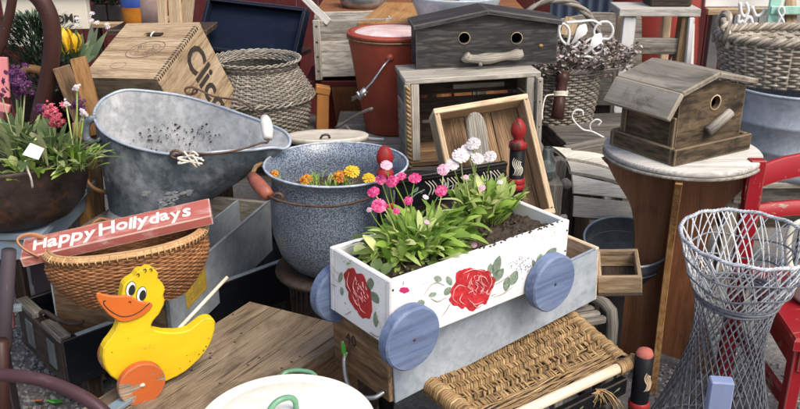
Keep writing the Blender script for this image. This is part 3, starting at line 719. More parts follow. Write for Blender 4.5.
for k in range(9): ring2(.02 + .035 * math.cos(k * 1.9), .02 * math.sin(k * 2.7), .008, .005, .0018, h + .0006, k)
m.build('stamp', M['faded ink'], t)
m = MB(); m.tube([(-.002, .072, h + .001), (-.003, .085, h + .004), (-.004, .099, h + .001)], .0028, 6); m.build('string_tie', M['paper'], t)

# ------------------------------------------------------------------ coal scuttle
t = thing('coal_scuttle', 'dark galvanized coal scuttle with pale inside, pouring lip and bail handle', 'coal scuttle')
RIM = [(94, 114, 2.55), (98, 104, 2.61), (107, 96, 2.66), (125, 89.6, 2.70), (152, 91, 2.715), (183, 95.4, 2.72), (212, 103.5, 2.70), (240, 113, 2.66), (262, 121, 2.62), (280, 128.5, 2.575), (288, 134.5, 2.53), (290, 142, 2.49), (285, 148, 2.465), (272, 147, 2.44), (250, 149.5, 2.415), (230, 150.5, 2.40), (205, 152.5, 2.385), (176, 153.8, 2.375), (150, 150.5, 2.38), (124, 143.3, 2.40), (106, 134, 2.44), (97, 124, 2.50)]
RP = spline([atY(*q) for q in RIM], 4, True); N = len(RP)
bc = Vector((-.775, 2.545, .58)); ctr = Vector((-.66, 2.545, .8))
ang = [math.atan2(p.y - 2.545, (p.x + .60) * .62) for p in RP]
def lv(r, z, dx=0): return [Vector((bc.x + dx + r * math.cos(a), bc.y + r * math.sin(a), bc.z + z)) for a in ang]
low = lv(.15, .05); mid = []
for p, q in zip(low, RP): mid.append(p.lerp(q, .5) + (p.lerp(q, .5) - Vector((bc.x, bc.y, p.lerp(q, .5).z))).normalized() * .006)
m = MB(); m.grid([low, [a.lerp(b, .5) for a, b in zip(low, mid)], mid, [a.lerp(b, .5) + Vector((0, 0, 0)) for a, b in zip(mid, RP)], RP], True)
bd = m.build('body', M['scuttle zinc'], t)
cen = sum(RP, Vector()) / N
ins = lambda P, k: [p + ((Vector((cen.x, cen.y, p.z)) - p).normalized()) * k for p in P]
m = MB(); m.grid([ins(RP, .002), ins([a.lerp(b, .5) for a, b in zip(mid, RP)], .006), ins(mid, .006), ins(low, .006)], True)
f = ins(low, .006); m.add([tuple(p + Vector((0, 0, .0))) for p in f], [list(range(N))], None, None, False); m.build('liner', M['scuttle liner'], t)
m = MB(); m.tube(RP, .0048, 8, True); m.build('rolled_rim', M['tub zinc'], t)
m = MB(); m.grid([lv(.172, 0), lv(.17, .008), lv(.156, .03), lv(.149, .054)], True); m.build('foot', M['scuttle liner'], t)
m = MB(); m.tube(spline([atY(96, 118, 2.53), atY(90, 119, 2.52), atY(86, 126, 2.52), atY(87, 138, 2.52), atY(94, 142, 2.50), atY(100, 138, 2.47)], 5), .012, 8, flat=.45); m.build('rear_handle', M['scuttle zinc'], t)
f1, f2 = atY(176, 154, 2.365), atY(192, 93, 2.72)
m = MB(); P = spline([f2, atY(196, 88, 2.72), atY(214, 96, 2.69), atY(238, 100, 2.62), atY(255, 110, 2.56), atY(264, 117, 2.52), atY(267.5, 128, 2.48), atY(268, 141, 2.45), atY(261, 142.5, 2.42), atY(240, 149, 2.38), atY(215, 153, 2.355), atY(190, 152.5, 2.35), f1], 6)
m.tube(P, .0032, 7)
m.tube([f1 + Vector((.016 * math.cos(a * .52), 0, .012 * math.sin(a * .52))) for a in range(12)], .004, 6, True); m.tube([atY(191, 90, 2.725) + Vector((.02 * math.cos(a * .52), 0, .012 * math.sin(a * .52))) for a in range(12)], .004, 6, True)
bh = m.build('bail_handle', M['rusty wire'], t)
m = MB(); m.tube([atY(264.5, 117, 2.52), atY(266, 122, 2.50), atY(267.5, 129, 2.48), atY(268, 138, 2.455)], [.013, .018, .018, .014], 12); m.build('grip', M['white grip'], bh)
m = MB(); kc = atY(188, 156, 2.345)
for k in range(7):
    a = k * .9; m.tube(spline([kc, kc + Vector((.03 * math.cos(a), -.012, .018 * math.sin(a * 1.7))), kc + Vector((.035 + .012 * math.cos(a * 2), -.01, -.01 + .02 * math.sin(a)))], 4), .0035, 5)
m.build('string_knot', M['string'], t)
m = MB()
for k in range(110):
    i = int(N * U(.12, .52)); up_ = ins([a.lerp(b, .5) for a, b in zip(mid, RP)], .009); q_ = U(0, 1) ** 2; p = ins(mid, .010)[i].lerp(up_[i], q_ * .6).lerp(f[i], U(0, .5)); r = U(.0015, .0045); m.add([(p.x + r * math.cos(a) * U(.5, 1.2), p.y + r * math.sin(a) * U(.5, 1.2), p.z + U(0, .002)) for a in (0, 1.2, 2.4, 3.6, 5)], [[0, 1, 2, 3, 4]], None, None, False)
m.build('ash_crumbs', M['soil'], t)
def topx(p):
    q = p - Vector((0, 0, CAMH)); d_ = q.y * cP - q.z * sP; return 400 + FPX * q.x / d_, 204 - FPX * (q.y * sP + q.z * cP) / d_
random.seed(77)
m = MB(); up_ = ins(RP, .004); md_ = ins(mid, .010); lo_ = ins(low, .010); got = 0
for k in range(6000):
    i = random.randrange(N); q_ = U(0, .8); fr = U(0, 1); pa_ = md_[i].lerp(up_[i], q_).lerp(md_[(i + 1) % N].lerp(up_[(i + 1) % N], q_), fr)
    if pa_.y < 2.6: continue
    X_, Y_ = topx(pa_)
    if ((X_ - 182) / 48) ** 2 + ((Y_ - 134) / 13) ** 2 > U(.05, 1): continue
    r = .0009 + .0045 * U(0, 1) ** 3; e1_ = (RP[(i + 1) % N] - RP[i]).normalized(); e2_ = (up_[i] - md_[i]).normalized(); got += 1
    m.add([pa_ + Vector((0, -.003, 0)) + e1_ * (r * math.cos(a) * U(.5, 1.3)) + e2_ * (r * math.sin(a) * U(.5, 1.3)) for a in (0, 1.2, 2.4, 3.6, 5)], [[0, 1, 2, 3, 4]], None, None, False)
    if got > 160: break
m.build('dirt_specks', M['soil'], t)
m = MB(); got = 0
for k in range(20000):
    i = random.randrange(N); q_ = U(0, .9); fr = U(0, 1); pa_ = low[i].lerp(mid[i], q_).lerp(low[(i + 1) % N].lerp(mid[(i + 1) % N], q_), fr)
    if pa_.y > 2.52: continue
    X_, Y_ = topx(pa_)
    if min(((X_ - a_) / b_) ** 2 + ((Y_ - c_) / d_) ** 2 for a_, b_, c_, d_ in ((147, 5, 190, 5), (171, 7, 195, 8), (176, 5, 186, 5), (187, 7, 190, 4), (163, 4, 203, 6), (110, 5, 176, 3))) > U(.1, 1.3): continue
    r = .0015 + .007 * U(0, 1) ** 2; e1_ = (RP[(i + 1) % N] - RP[i]).normalized(); e2_ = (mid[i] - low[i]).normalized(); nn_ = e1_.cross(e2_).normalized(); nn_ = nn_ if nn_.y < 0 else -nn_; got += 1
    m.add([pa_ + nn_ * (.0012 + .00002 * got) + e1_ * (r * math.cos(a) * U(.4, 1.4)) + e2_ * (r * math.sin(a) * U(.4, 1.4)) for a in (0, .9, 1.8, 2.7, 3.6, 4.5, 5.4)], [[0, 1, 2, 3, 4, 5, 6]], None, None, False)
    if got > 200: break
m.build('paint_splash', M['scuttle liner'], t)
# ------------------------------------------------------------------ zinc lined box under basket and scuttle
t = thing('zinc_lined_box', 'long wooden box with grey zinc sides and a yellow card under the brown basket', 'box', (-.784, 2.675, .262), (.5, 0, 74.9))
w, d, h = .778, .393, .208
bx('side_panel', M['zinc'], t, ((w - .004, .006, h), (0, -d / 2, h / 2)), grain=0)
bx('side_panel', M['zinc'], t, ((w - .004, .006, h), (0, d / 2, h / 2)), grain=0)
bx('divider', M['zinc'], t, ((w - .04, .006, h - .006), (0, -d / 2 + .12, h / 2)), grain=0)
bx('end_panel', M['brown wood'], t, ((.018, d - .008, h - .006), (-w / 2 + .010, 0, h / 2 - .003)), grain=1)
bx('end_panel', M['pale grey wood'], t, ((.018, d - .008, h - .006), (w / 2 - .010, 0, h / 2 - .003)), grain=1)
bx('bottom_panel', M['dark wood'], t, ((w - .04, d - .01, .012), (0, 0, .008)))
m = MB()
for sx in (-1, 1): m.box((w, .010, .004), (0, sx * d / 2, h + .001), ch=.001)
m.build('rolled_edge', M['tub zinc'], t)
bx('corner_strip', M['dark zinc'], t, ((.012, .008, h - .01), (-w / 2 + .004, -d / 2 - .002, h / 2)))
m = MB(); m.box((.135, .0012, .108), (-.215, -d / 2 - .0042, .145), (0, -4, 0), ch=.0003, grain=0)
yc = m.build('price_card', M['yellow card'], t)
m = MB()
for k in range(9):
    z_ = .182 - k * .0092; L_ = U(.03, .085); m.box((L_, .0006, .0016), (-.215 + U(-.004, .004), -d / 2 - .0052, z_), (0, -4 + U(-2, 2), 0), ch=0)
m.build('scribble', M['faded ink'], yc)
o = bx('loose_board', M['grey wood'], None, ((.27, .24, .10), (0, 0, -.042)))
o.location = (-.845, 2.56, .569); o.rotation_euler = (0, 0, rad(-15)); tag(o, 'thick grey timber laid across the zinc lined box under the scuttle', 'timber')

# dark chest below
t = thing('dark_chest', 'long low dark chest with wooden ends and an iron bail handle on gravel', 'chest', (-.823, 2.592, .172), (2, 0, 44.2))
w, d, h = 1.0, .321, .163; x0 = .095
bx('side_panel', M['dark chest'], t, ((w, .016, h), (x0, -d / 2, h / 2)), grain=0)
bx('side_panel', M['dark chest'], t, ((w, .016, h), (x0, d / 2, h / 2)), grain=0)
bx('bottom_panel', M['dark chest'], t, ((w - .05, d - .02, .014), (x0, 0, .008)))
bx('lining', M['dark chest'], t, ((w - .06, d - .04, .006), (x0, 0, .085)))
e = x0 - w / 2
bx('end_panel', M['dark wood'], t, ((.03, d - .018, h - .012), (e + .015, 0, h / 2 - .006)), grain=1)
bx('end_panel', M['dark wood'], t, ((.03, d - .018, h - .012), (x0 + w / 2 - .015, 0, h / 2 - .006)), grain=1)
bx('end_cap', M['grey wood'], t, ((.036, .13, .02), (e + .014, -d / 2 + .066, h)), grain=1)
bx('end_cap', M['grey wood'], t, ((.036, .13, .02), (e + .014, d / 2 - .066, h)), grain=1)
bx('rim_strip', M['zinc'], t, ((w - .05, .018, .003), (x0 + .02, -d / 2, h + .002)))
for y in (-.08, .08):
    bx('corner_strap', M['dark zinc'], t, ((.006, .05, .09), (e - .002, y, h / 2)), grain=2)
m = MB(); P = spline([(e + .015, .005, h - .02), (e + .010, .0, h + .018), (e + .018, -.02, h + .03), (e + .035, -.06, h + .016), (e + .052, -.10, h + .012), (e + .068, -.135, h + .02), (e + .075, -.155, h + .034)], 6)
m.tube(P, [.0075 if 6 < i < 28 else .0055 for i in range(len(P))], 8); m.build('bail_handle', M['old iron'], t)
for (x, y) in ((e + .1, -.1), (e + .1, .1), (x0 + w / 2 - .1, -.1), (x0 + w / 2 - .1, .1)):
    bx('foot', M['dark wood'], t, ((.05, .05, .17), (x, y, -.087)))

# brown basket
BC = atY(127, 238, 2.055); bz = .558; a_, b_ = .203, .125; yawb = rad(17)
t = thing('oval_basket', 'brown oval woven basket under the red signboard', 'basket', (BC.x, BC.y, bz), (0, 0, 17))
hb = BC.z - bz
def Pk(u, tt):
    k = .70 + .31 * math.sin(min(1, tt * 1.35) * math.pi / 2) - .04 * max(0, tt - .75) * 4; a = 2 * math.pi * u
    e_ = .85; c_ = math.copysign(abs(math.cos(a)) ** e_, math.cos(a)); s_ = math.copysign(abs(math.sin(a)) ** e_, math.sin(a))
    lift = .012 * math.cos(a) 
    return Vector((a_ * k * c_, b_ * k * s_, tt * hb + lift * tt)), Vector((c_ * b_, s_ * a_, 0)).normalized()
m = MB(); weave(m, Pk, 30, 64, .0024, .0033, 1.25, n=5)
m.grid([[Pk(k / 52, j / 8)[0] - Pk(k / 52, j / 8)[1] * .004 for k in range(52)] for j in range(9)], True)
m.add([Pk(k / 52, 0)[0] for k in range(52)], [list(range(52))], None, None, False)
m.build('body', M['brown wicker'], t)
m = MB()
for q in range(3):
    pth = [Pk(k / 120, 1)[0] + Vector((0, 0, .002 + q * .004)) + Pk(k / 120, 1)[1] * (.006 - q * .005) for k in range(120)]; m.tube(pth, .0045, 6, True)
m.build('rim', M['brown wicker rim'], t)
m = MB()
for k in range(80):
    p, n_ = Pk(k / 80, .93); m.tube([p + n_ * .006, p + n_ * .0125 + Vector((0, 0, .012)), p + Vector((0, 0, .021)), p - n_ * .007 + Vector((0, 0, .01))], .0021, 5)
m.build('rim_lashing', M['brown wicker rim'], t)
m = MB(); m.tube(spline([(-.19, .05, hb), (-.235, .03, hb + .028), (-.262, .0, hb + .03), (-.25, -.02, hb + .012), (-.215, -.035, hb - .01)], 5), .006, 8, flat=.5); m.build('handle', M['cabinet wood'], t)
m = MB(); m.tube(spline([(-.10, .10, hb), (-.07, .128, hb + .014), (-.03, .125, hb + .003)], 5), .0045, 6); m.build('wire_loop', M['brown wicker'], t)

# painted signboard
t = thing('signboard', 'worn red wooden sign with white lettering lying across the brown basket', 'sign', (-.736, 2.06, .720), (9.8, -8.7, 13.3))
w, d, h = .486, .094, .028
m = MB(); m.box((w, d, h), (0, 0, h / 2), ch=.002, grain=0); m.build('board', M['sign red'], t)
m = MB(); L_ = text_mb(m, 'Happy Hollydays', .078, TR((-w / 2 + .030, -.020, h + .0005)) @ Matrix.Diagonal((.765, 1.0, 1, 1)), jitter=.11, bold=.02, spacing=.45)
m.build('lettering', M['sign white'], t)
print('sign text length', L_ * .765)

# ------------------------------------------------------------------ duck pull toy
D0 = atz(140.5, 393, .425); yd = 33.0
Rd = Matrix.Rotation(rad(yd), 4, 'Z'); ex = Rd @ Vector((1, 0, 0)); en = Rd @ Vector((0, -1, 0))
t = thing('duck_pull_toy', 'yellow wooden duck toy with orange wheels on the plank chest', 'pull toy', D0, (0, 0, yd))
def dk(px, py, off=0):
    r = ray(px, py); C0 = Vector((0, 0, CAMH)); k = ((D0 + en * off) - C0).dot(en) / r.dot(en); p = C0 + r * k - D0; return (p.dot(ex), p.z)
OUT = [(132.8, 274.2), (135.5, 270), (138.3, 267.6), (142, 268), (146, 265.4), (150.5, 266), (154.8, 268.7), (156.6, 272), (156, 276.4), (160, 280), (162.5, 284.1), (163.2, 287.5), (161.5, 293), (163, 298), (161.9, 302.8), (157.5, 311.5), (151.5, 318.2), (149.6, 322), (149.6, 325.4), (152.6, 327.5), (163, 329.6), (174.7, 329.9), (182, 329), (187.9, 327), (198.9, 318.2), (203.5, 316), (207.7, 315.4), (211.5, 316.5), (213.3, 319.4), (213, 327), (210.6, 335.2), (207.8, 342), (204, 348.3), (198, 355.8), (191, 362.4), (184, 368.3), (175.8, 373.3), (163.8, 378.8), (150, 381.5), (136, 382.2), (124, 381), (116, 378), (109.5, 373.5), (105, 368), (102.2, 362), (101, 355), (101.8, 346), (104.5, 341), (108.3, 336.4), (113.7, 328.7), (116, 323), (117, 316), (117.5, 305), (119.6, 294), (121.8, 283), (124, 280), (127.3, 277.5)]
m = MB(); Td = .030; m.prism([dk(*p) for p in OUT], Td, .003, TR((0, 0, 0)), grain=0); body = m.build('body', M['duck yellow'], t)
BK = [(95.8, 296), (96.3, 292.5), (98.7, 291.6), (102, 293), (106.4, 294), (113, 294.9), (119.6, 295), (124, 294.3), (128, 294.6), (134, 297.3), (138, 299.6), (141.6, 300.8), (147, 301.3), (150.9, 301.8), (152.2, 304), (150, 308.3), (143.8, 313.8), (138, 317), (132.8, 319), (127, 320.6), (121.8, 321), (117, 319.6), (113, 317), (108, 313.5), (104.2, 309.4), (100.4, 304.6), (97.6, 300.6)]
m = MB(); m.prism([dk(*p, Td / 2) for p in BK], .009, .0025, TR((0, -Td / 2 - .0015, 0))); bk = m.build('beak', M['duck orange'], t)
def stroke(pts, r, off, px=True):
    P = []
    for p in spline([(q[0], q[1], 0) for q in pts], 5):
        x, z = dk(p.x, p.y, off); P.append((x, -off, z))
    mm = MB(); mm.tube(P, r, 6, flat=1); return mm
m = MB(); pts = [(104.5, 300.5), (103.6, 303), (105.5, 306), (111, 311), (119, 315.3), (126, 316.2), (134, 314.2), (142, 309.5), (148, 304), (150, 302.6)]
m = stroke(pts, .00125, Td / 2 + .0062); mm = stroke([(128.5, 302), (130, 301), (131, 302.6)], .0012, Td / 2 + .0062); m.add(mm.v, mm.f); mm = stroke([(103, 301.4), (104.6, 300.2), (106, 300.6)], .001, Td / 2 + .0062); m.add(mm.v, mm.f)
m.build('mouth_line', M['ink'], bk)
def oval(cx, cy, rx, ry, tl, off, mat, name, th=.0012):
    o_ = []
    for k in range(26):
        a = 2 * math.pi * k / 26; x = rx * math.cos(a); y = ry * math.sin(a); o_.append(dk(cx + x * math.cos(tl) - y * math.sin(tl), cy + x * math.sin(tl) + y * math.cos(tl), Td / 2))
    mm = MB(); mm.prism(o_, th, .0003, TR((0, -off, 0))); return mm.build(name, mat, t)
for (cx, cy) in ((130.6, 288.6), (141.4, 293.8)):
    oval(cx, cy, 5.0, 8.0, .28, Td / 2 + .0004, M['black'], 'eye_outline')
    e_ = oval(cx, cy, 4.4, 7.3, .28, Td / 2 + .0013, M['eye white'], 'eye')
    oval(cx + .9, cy + .7, 3.1, 5.5, .28, Td / 2 + .0023, M['black'], 'pupil')
m = stroke([(136.5, 274.5), (138.5, 273.2), (139.3, 275), (138.3, 276.3)], .0012, Td / 2 + .0008)
for q in ([(143.4, 269.5), (145.5, 268.6), (146.2, 270.5), (145, 272)], [(149.5, 268.8), (151.5, 268.4), (152, 270), (151, 271)]): mm = stroke(q, .0012, Td / 2 + .0008); m.add(mm.v, mm.f)
m.build('feather_curl', M['ink'], t)
m = MB()
for (px_, py_, r_) in ((206, 346, .0028), (203.5, 350, .0022), (199, 354, .0026), (190, 361, .002), (187, 355, .0014), (195, 352, .0014), (180, 368, .0018), (209, 338, .0016), (160, 377, .002), (150, 345, .0012), (128, 338, .0012), (112, 352, .0014)):
    x_, z_ = dk(px_, py_, Td / 2); m.add([(x_ + r_ * U(.5, 1.4) * math.cos(a), -Td / 2 - .0004, z_ + r_ * U(.4, 1.2) * math.sin(a)) for a in (0, 1, 2, 3, 4, 5)], [[0, 1, 2, 3, 4, 5]], None, None, False)
m.build('chipped_paint', M['ink'], t)
wr = .0555; wc = dk(140.8, 380.5, .045)
for y, px, py in ((-.034, 0, 0), (.112, 0, 0)):
    m = MB(); o_ = [(wc[0] + wr * math.cos(k * math.pi / 24), wr + wr * math.sin(k * math.pi / 24)) for k in range(48)]; m.prism(o_, .021, .0025, TR((0, y + (-.012 if y < 0 else .012), 0))); m.build('wheel', M['wheel orange'], t)
m = MB(); m.tube([(wc[0], -.058, wr), (wc[0], .13, wr)], .006, 10); m.build('axle', M['stick wire'] if 'stick wire' in M else M['stick wood'], t)
q0 = dk(174, 332); p1 = atY(227, 277, D0.y + .30) - D0; p1 = Rd.inverted() @ p1
m = MB(); m.tube([(q0[0] - .01, 0, q0[1] - .012), p1], .0048, 10); m.build('pull_stick', M['stick wood'], t)
a = atz(139, 394, .45); b = atz(116, 408, .43)
m = MB(); m.board(atz(141, 390, .452), atz(108, 412, .44), .012, .032); o = m.build('blue_wedge', M['slate blue paint']); tag(o, 'narrow slate blue wooden strip lying in front of the duck wheel', 'wood strip')

# ------------------------------------------------------------------ plank chest carrying the duck
Kq = [atz(250, 300.5, .415), atz(362, 328.5, .415), atz(300, 369, .43), atz(107, 392, .43)]
dl = (Kq[3] - Kq[0]).normalized(); dr = (Kq[2] - Kq[1]).normalized()
A, Bq = Kq[0], Kq[1]; L_ = .80
Cq, Dq = A + dl * .72, Bq + dr * .62
t = thing('plank_chest', 'worn brown plank topped wooden chest carrying the yellow duck', 'chest', (0, 0, 0))
def strip(m, f0, f1, zt=.03, rnd=None, gap=.0015):
    a0 = A.lerp(Bq, f0); a1 = A.lerp(Bq, f1); c0 = Dq_.lerp(Cq_, f0); c1 = Dq_.lerp(Cq_, f1)
    return a0, a1, c0, c1
Dq_, Cq_ = Cq, Dq     # near-left, near-right
ext = .010
for nm, cuts in (('lid', (0, .30, .66, .90)),):
    m = MB()
    for i in range(3):
        f0, f1 = cuts[i] + .004, cuts[i + 1] - .003
        a0, a1, c0, c1 = strip(m, f0, f1)
        up = Vector((0, 0, 1)); n0 = len(m.v); vs = [c0, c1, a1, a0, c0 - up * .024, c1 - up * .024, a1 - up * .024, a0 - up * .024]
        # chamfered by an extra ring just under the top
        cen_ = sum(vs[:4], Vector()) / 4; top_ = [p + (cen_ - p).normalized() * .004 for p in vs[:4]]; rim_ = [p - up * .003 for p in vs[:4]]
        V = top_ + rim_ + vs[4:]; F_ = [[0, 1, 2, 3], [11, 10, 9, 8]]
        for l in (0, 4):
            for k in range(4): F_.append([l + k, l + 4 + k, l + 4 + (k + 1) % 4, l + (k + 1) % 4])
        ax = (a0 - c0).normalized(); ay = Vector((0, 0, 1)).cross(ax)
        m.add(V, F_, [(p.dot(ax), p.dot(ay), p.z) for p in V], None, False, (.7, .45, .6)[i])
    m.build('lid', M['trunk wood'], t)
m = MB()
a0, a1, c0, c1 = strip(m, .905, .985); up = Vector((0, 0, 1))
V = [p - up * .002 for p in (c0, c1, a1, a0)] + [p - up * .03 for p in (c0, c1, a1, a0)]; ax = (a0 - c0).normalized(); ay = up.cross(ax)
m.add(V, [[0, 1, 2, 3], [7, 6, 5, 4]] + [[k, k + 4, (k + 1) % 4 + 4, (k + 1) % 4] for k in range(4)], [(p.dot(ax), p.dot(ay), p.z) for p in V], None, False, .2)
m.build('lid_batten', M['trunk wood'], t)
m = MB()
Q = [Dq_.lerp(Cq_, .01), Dq_.lerp(Cq_, .955), A.lerp(Bq, .955), A.lerp(Bq, .01)]
V = [Vector((p.x, p.y, p.z - .028)) for p in Q] + [Vector((p.x, p.y, .0)) for p in Q]
for k in range(4):
    a_0, a_1 = V[k], V[(k + 1) % 4]; b_1, b_0 = V[(k + 1) % 4 + 4], V[k + 4]; dx_ = (a_1 - a_0).normalized()
    m.add([a_0, a_1, b_1, b_0], [[3, 2, 1, 0]], [(p.dot(dx_), p.z, 0) for p in (a_0, a_1, b_1, b_0)], None, False)
m.build('side_panel', M['brown wood'], t)
m = MB()
for k in range(16):
    f = random.choice((.03, .28, .33, .64, .70, .88)); q = U(.04, .9); p = A.lerp(Dq_, q).lerp(Bq.lerp(Cq_, q), f); m.lathe([(.0001, .0012), (.0035, .001), (.004, 0)], 8, TR((p.x, p.y, p.z + .0)))
m.build('nail', M['old iron'], t)

# ------------------------------------------------------------------ cream enamel pot with lid
lz = .60; PC = atz(286, 423, lz); Rl = pxr(90, PC.y, lz)
t = thing('enamel_pot', 'large cream enamel pot with lid and green handles at the front', 'cooking pot', (PC.x, PC.y, 0))
m = MB(); m.lathe([(.001, lz + .012), (Rl * .30, lz + .0115), (Rl * .62, lz + .008), (Rl * .80, lz + .003), (Rl * .86, lz - .002), (Rl * .91, lz), (Rl * .975, lz + .0035), (Rl, lz + .001), (Rl * 1.0, lz - .006), (Rl * .97, lz - .007)], 72, grainz=False); lid = m.build('lid', M['cream enamel'], t)
m = MB(); m.lathe([(Rl * .95, lz - .008), (Rl * .955, lz - .02), (Rl * .94, .36), (Rl * .90, .31), (.001, .305)], 64); m.build('body', M['cream enamel'], t)
m = MB(); m.tube(spline([(-.030, -.010, lz + .010), (-.030, -.006, lz + .032), (-.016, .006, lz + .046), (.004, .020, lz + .046), (.016, .026, lz + .034), (.018, .026, lz + .009)], 6), .0062, 8, flat=1.0); m.build('lid_handle', M['green enamel'], lid)
hy = Rl * .965
m = MB(); m.tube(spline([(-.036, hy - .008, lz - .028), (-.035, hy + .018, lz - .016), (-.025, hy + .030, lz - .010), (0, hy + .034, lz - .008), (.03, hy + .028, lz - .010), (.044, hy + .010, lz - .016), (.045, hy - .012, lz - .028)], 5), .0052, 8); m.build('side_handle', M['green enamel'], t)
m = MB(); m.tube(spline([(-.035, -hy + .008, lz - .028), (-.03, -hy - .028, lz - .012), (.03, -hy - .028, lz - .012), (.035, -hy + .008, lz - .028)], 5), .0052, 8); m.build('side_handle', M['green enamel'], t)
o = bx('pot_block', M['brown wood'], None, ((.30, .26, .304), (PC.x, PC.y, .152))); tag(o, 'brown wooden block under the cream enamel pot', 'wood block')

# ------------------------------------------------------------------ speckled blue pot on its stand
PQ = Vector((-.190, 2.40, .488)); Rr = pxr(71.5, 2.40, .805); Hp = .322
t = thing('speckled_pot', 'big blue speckled enamel pot with bail handle and marigolds inside', 'pot', PQ, (0, 0, 0))
m = MB(); m.lathe([(.001, .004), (.125, .003), (.150, .012), (.178, .05), (.196, .11), (.200, .17), (.197, .23), (.192, .275), (.194, .298), (Rr, Hp)], 72); m.build('body', M['pot enamel'], t)
m = MB(); m.lathe([(Rr - .003, Hp - .001), (.189, .296), (.187, .27), (.190, .23)], 72); m.lathe([(.190, .23), (.192, .16)], 72); m.build('liner', M['pot liner'], t)
m = MB(); m.tube([(Rr * math.cos(a * math.pi / 40), Rr * math.sin(a * math.pi / 40), Hp + .001) for a in range(80)], .0036, 8, True); m.build('rim', M['trim grey'], t)
rows = []
for i in range(13):
    r = .191 * i / 12; rows.append([(r * math.cos(a * math.pi / 20), r * math.sin(a * math.pi / 20), .215 + U(-.008, .012)) for a in range(40)])
m = MB(); m.grid(rows, True); m.build('soil', M['soil'], t)
def pq(px, py, Y): return atY(px, py, Y) - PQ
m = MB(); P = spline([pq(258, 178, 2.42), pq(254, 184, 2.30), pq(262, 192, 2.24), pq(270, 196, 2.22), pq(279, 200, 2.205), pq(300, 204.5, 2.19), pq(330, 206, 2.185), pq(355, 202, 2.19), pq(378, 194, 2.20), pq(395, 187, 2.235)], 6); m.tube(P, .0036, 7); bh = m.build('bail_handle', M['rusty wire'], t)
m = MB(); P = [pq(252, 176, 2.32), pq(257, 182.5, 2.28), pq(264, 190, 2.245), pq(269, 195.5, 2.225)]; m.tube(P, [.016, .0205, .0205, .016], 14); m.build('grip', M['terracotta grip'], bh)
m = MB(); m.tube([pq(262, 163, 2.41), pq(256, 166, 2.38), pq(252, 174, 2.33)], .007, 8); m.build('string_wrap', M['rush'], bh)
for px, py, Y in ((395, 184, 2.238), (278, 196, 2.225)): m = MB(); c_ = pq(px, py, Y); m.tube([c_ + Vector((.013 * math.cos(a * .6), -.004, .011 * math.sin(a * .6))) for a in range(11)], .005, 7, True); m.build('ear', M['rusty wire'], t)
SB = Vector((-.262, 2.375, 0))
t = thing('iron_stand', 'rusty round iron stand under the blue speckled pot', 'stand', (-.215, 2.385, 0))
m = MB(); m.lathe([(.001, .487), (.15, .487), (.168, .482), (.17, .474), (.165, .466), (.14, .460), (.12, .452)], 48); m.build('top_ring', M['old iron'], t)
m = MB(); m.lathe([(.12, .455), (.122, .39), (.13, .30), (.14, .1), (.15, .0)], 40)
for k in range(36):
    a = 2 * math.pi * k / 36; m.box((.006, .006, .09), (.125 * math.cos(a), .125 * math.sin(a), .40), (0, 0, math.degrees(a)))
m.build('base', M['old iron'], t)
# ------------------------------------------------------------------ zinc faced trough on the rush chair
yB = 38.6
RB = Matrix.Rotation(rad(yB), 3, 'Z')
BW, BD, BH = .745, .235, .163
Bpos = Vector((.228, 1.999, .456)) + RB @ Vector((0, (BD - .141) / 2, 0))
t = thing('zinc_trough', 'wooden trough with galvanized front under the flower planter', 'trough', Bpos, (0, -3.2, yB))
bx('front_panel', M['zinc'], t, ((BW - .016, .006, BH), (0, -BD / 2, BH / 2)), grain=0)
bx('back_panel', M['zinc'], t, ((BW - .016, .006, BH), (0, BD / 2, BH / 2)), grain=0)
e = bx('end_panel', M['brown wood'], t, ((.022, BD - .008, BH - .004), (-BW / 2 + .008, 0, BH / 2)), grain=1)
bx('end_panel', M['pine'], t, ((.014, BD + .004, BH + .004), (BW / 2 - .008, 0, BH / 2)), grain=1)
bx('bottom_panel', M['brown wood'], t, ((BW - .04, BD - .01, .012), (0, 0, .01)))
bx('liner_panel', M['honey wood'], t, ((BW - .04, .008, BH - .02), (0, BD / 2 - .009, BH / 2)), grain=0); bx('liner_panel', M['honey wood'], t, ((BW - .04, .008, BH - .02), (0, -BD / 2 + .009, BH / 2)), grain=0)
m = MB(); m.tube([(-BW / 2 + .01, -BD / 2 - .001, BH + .002), (BW / 2 - .02, -BD / 2 - .001, BH + .002)], .004, 8); m.tube([(-BW / 2 + .01, BD / 2 + .001, BH + .002), (BW / 2 - .02, BD / 2 + .001, BH + .002)], .004, 8); m.build('rolled_edge', M['tub zinc'], t)
m = MB(); text_mb(m, '40', .042, TR((-BW / 2 - .0036, .055, BH - .066), (90, 0, -90)), bold=.01, thick=.0004); m.build('stencil_number', M['ink'], e)
m = MB(); P = spline([(-BW / 2 - .006, .05, .07), (-BW / 2 - .02, .045, .05), (-BW / 2 - .045, 0, .022), (-BW / 2 - .05, -.05, .012), (-BW / 2 - .03, -.085, .016), (-BW / 2 - .004, -.095, .026)], 5); m.tube(P, .0058, 8); m.build('bail_handle', M['steel wire'], t)
m = MB(); m.prism([(-.010, -.02), (.010, -.02), (.010, .02), (0, .026), (-.010, .02)], .0012, .0003, TR((-BW / 2 - .018, .047, .082), (8, 12, -92))); m.build('price_tag', M['tag green'], t)
m = MB(); m.tube([(-BW / 2 - .018, .047, .106), (-BW / 2 - .014, .05, .075), (-BW / 2 - .02, .044, .052)], .0016, 5); m.build('tag_string', M['string'], t)

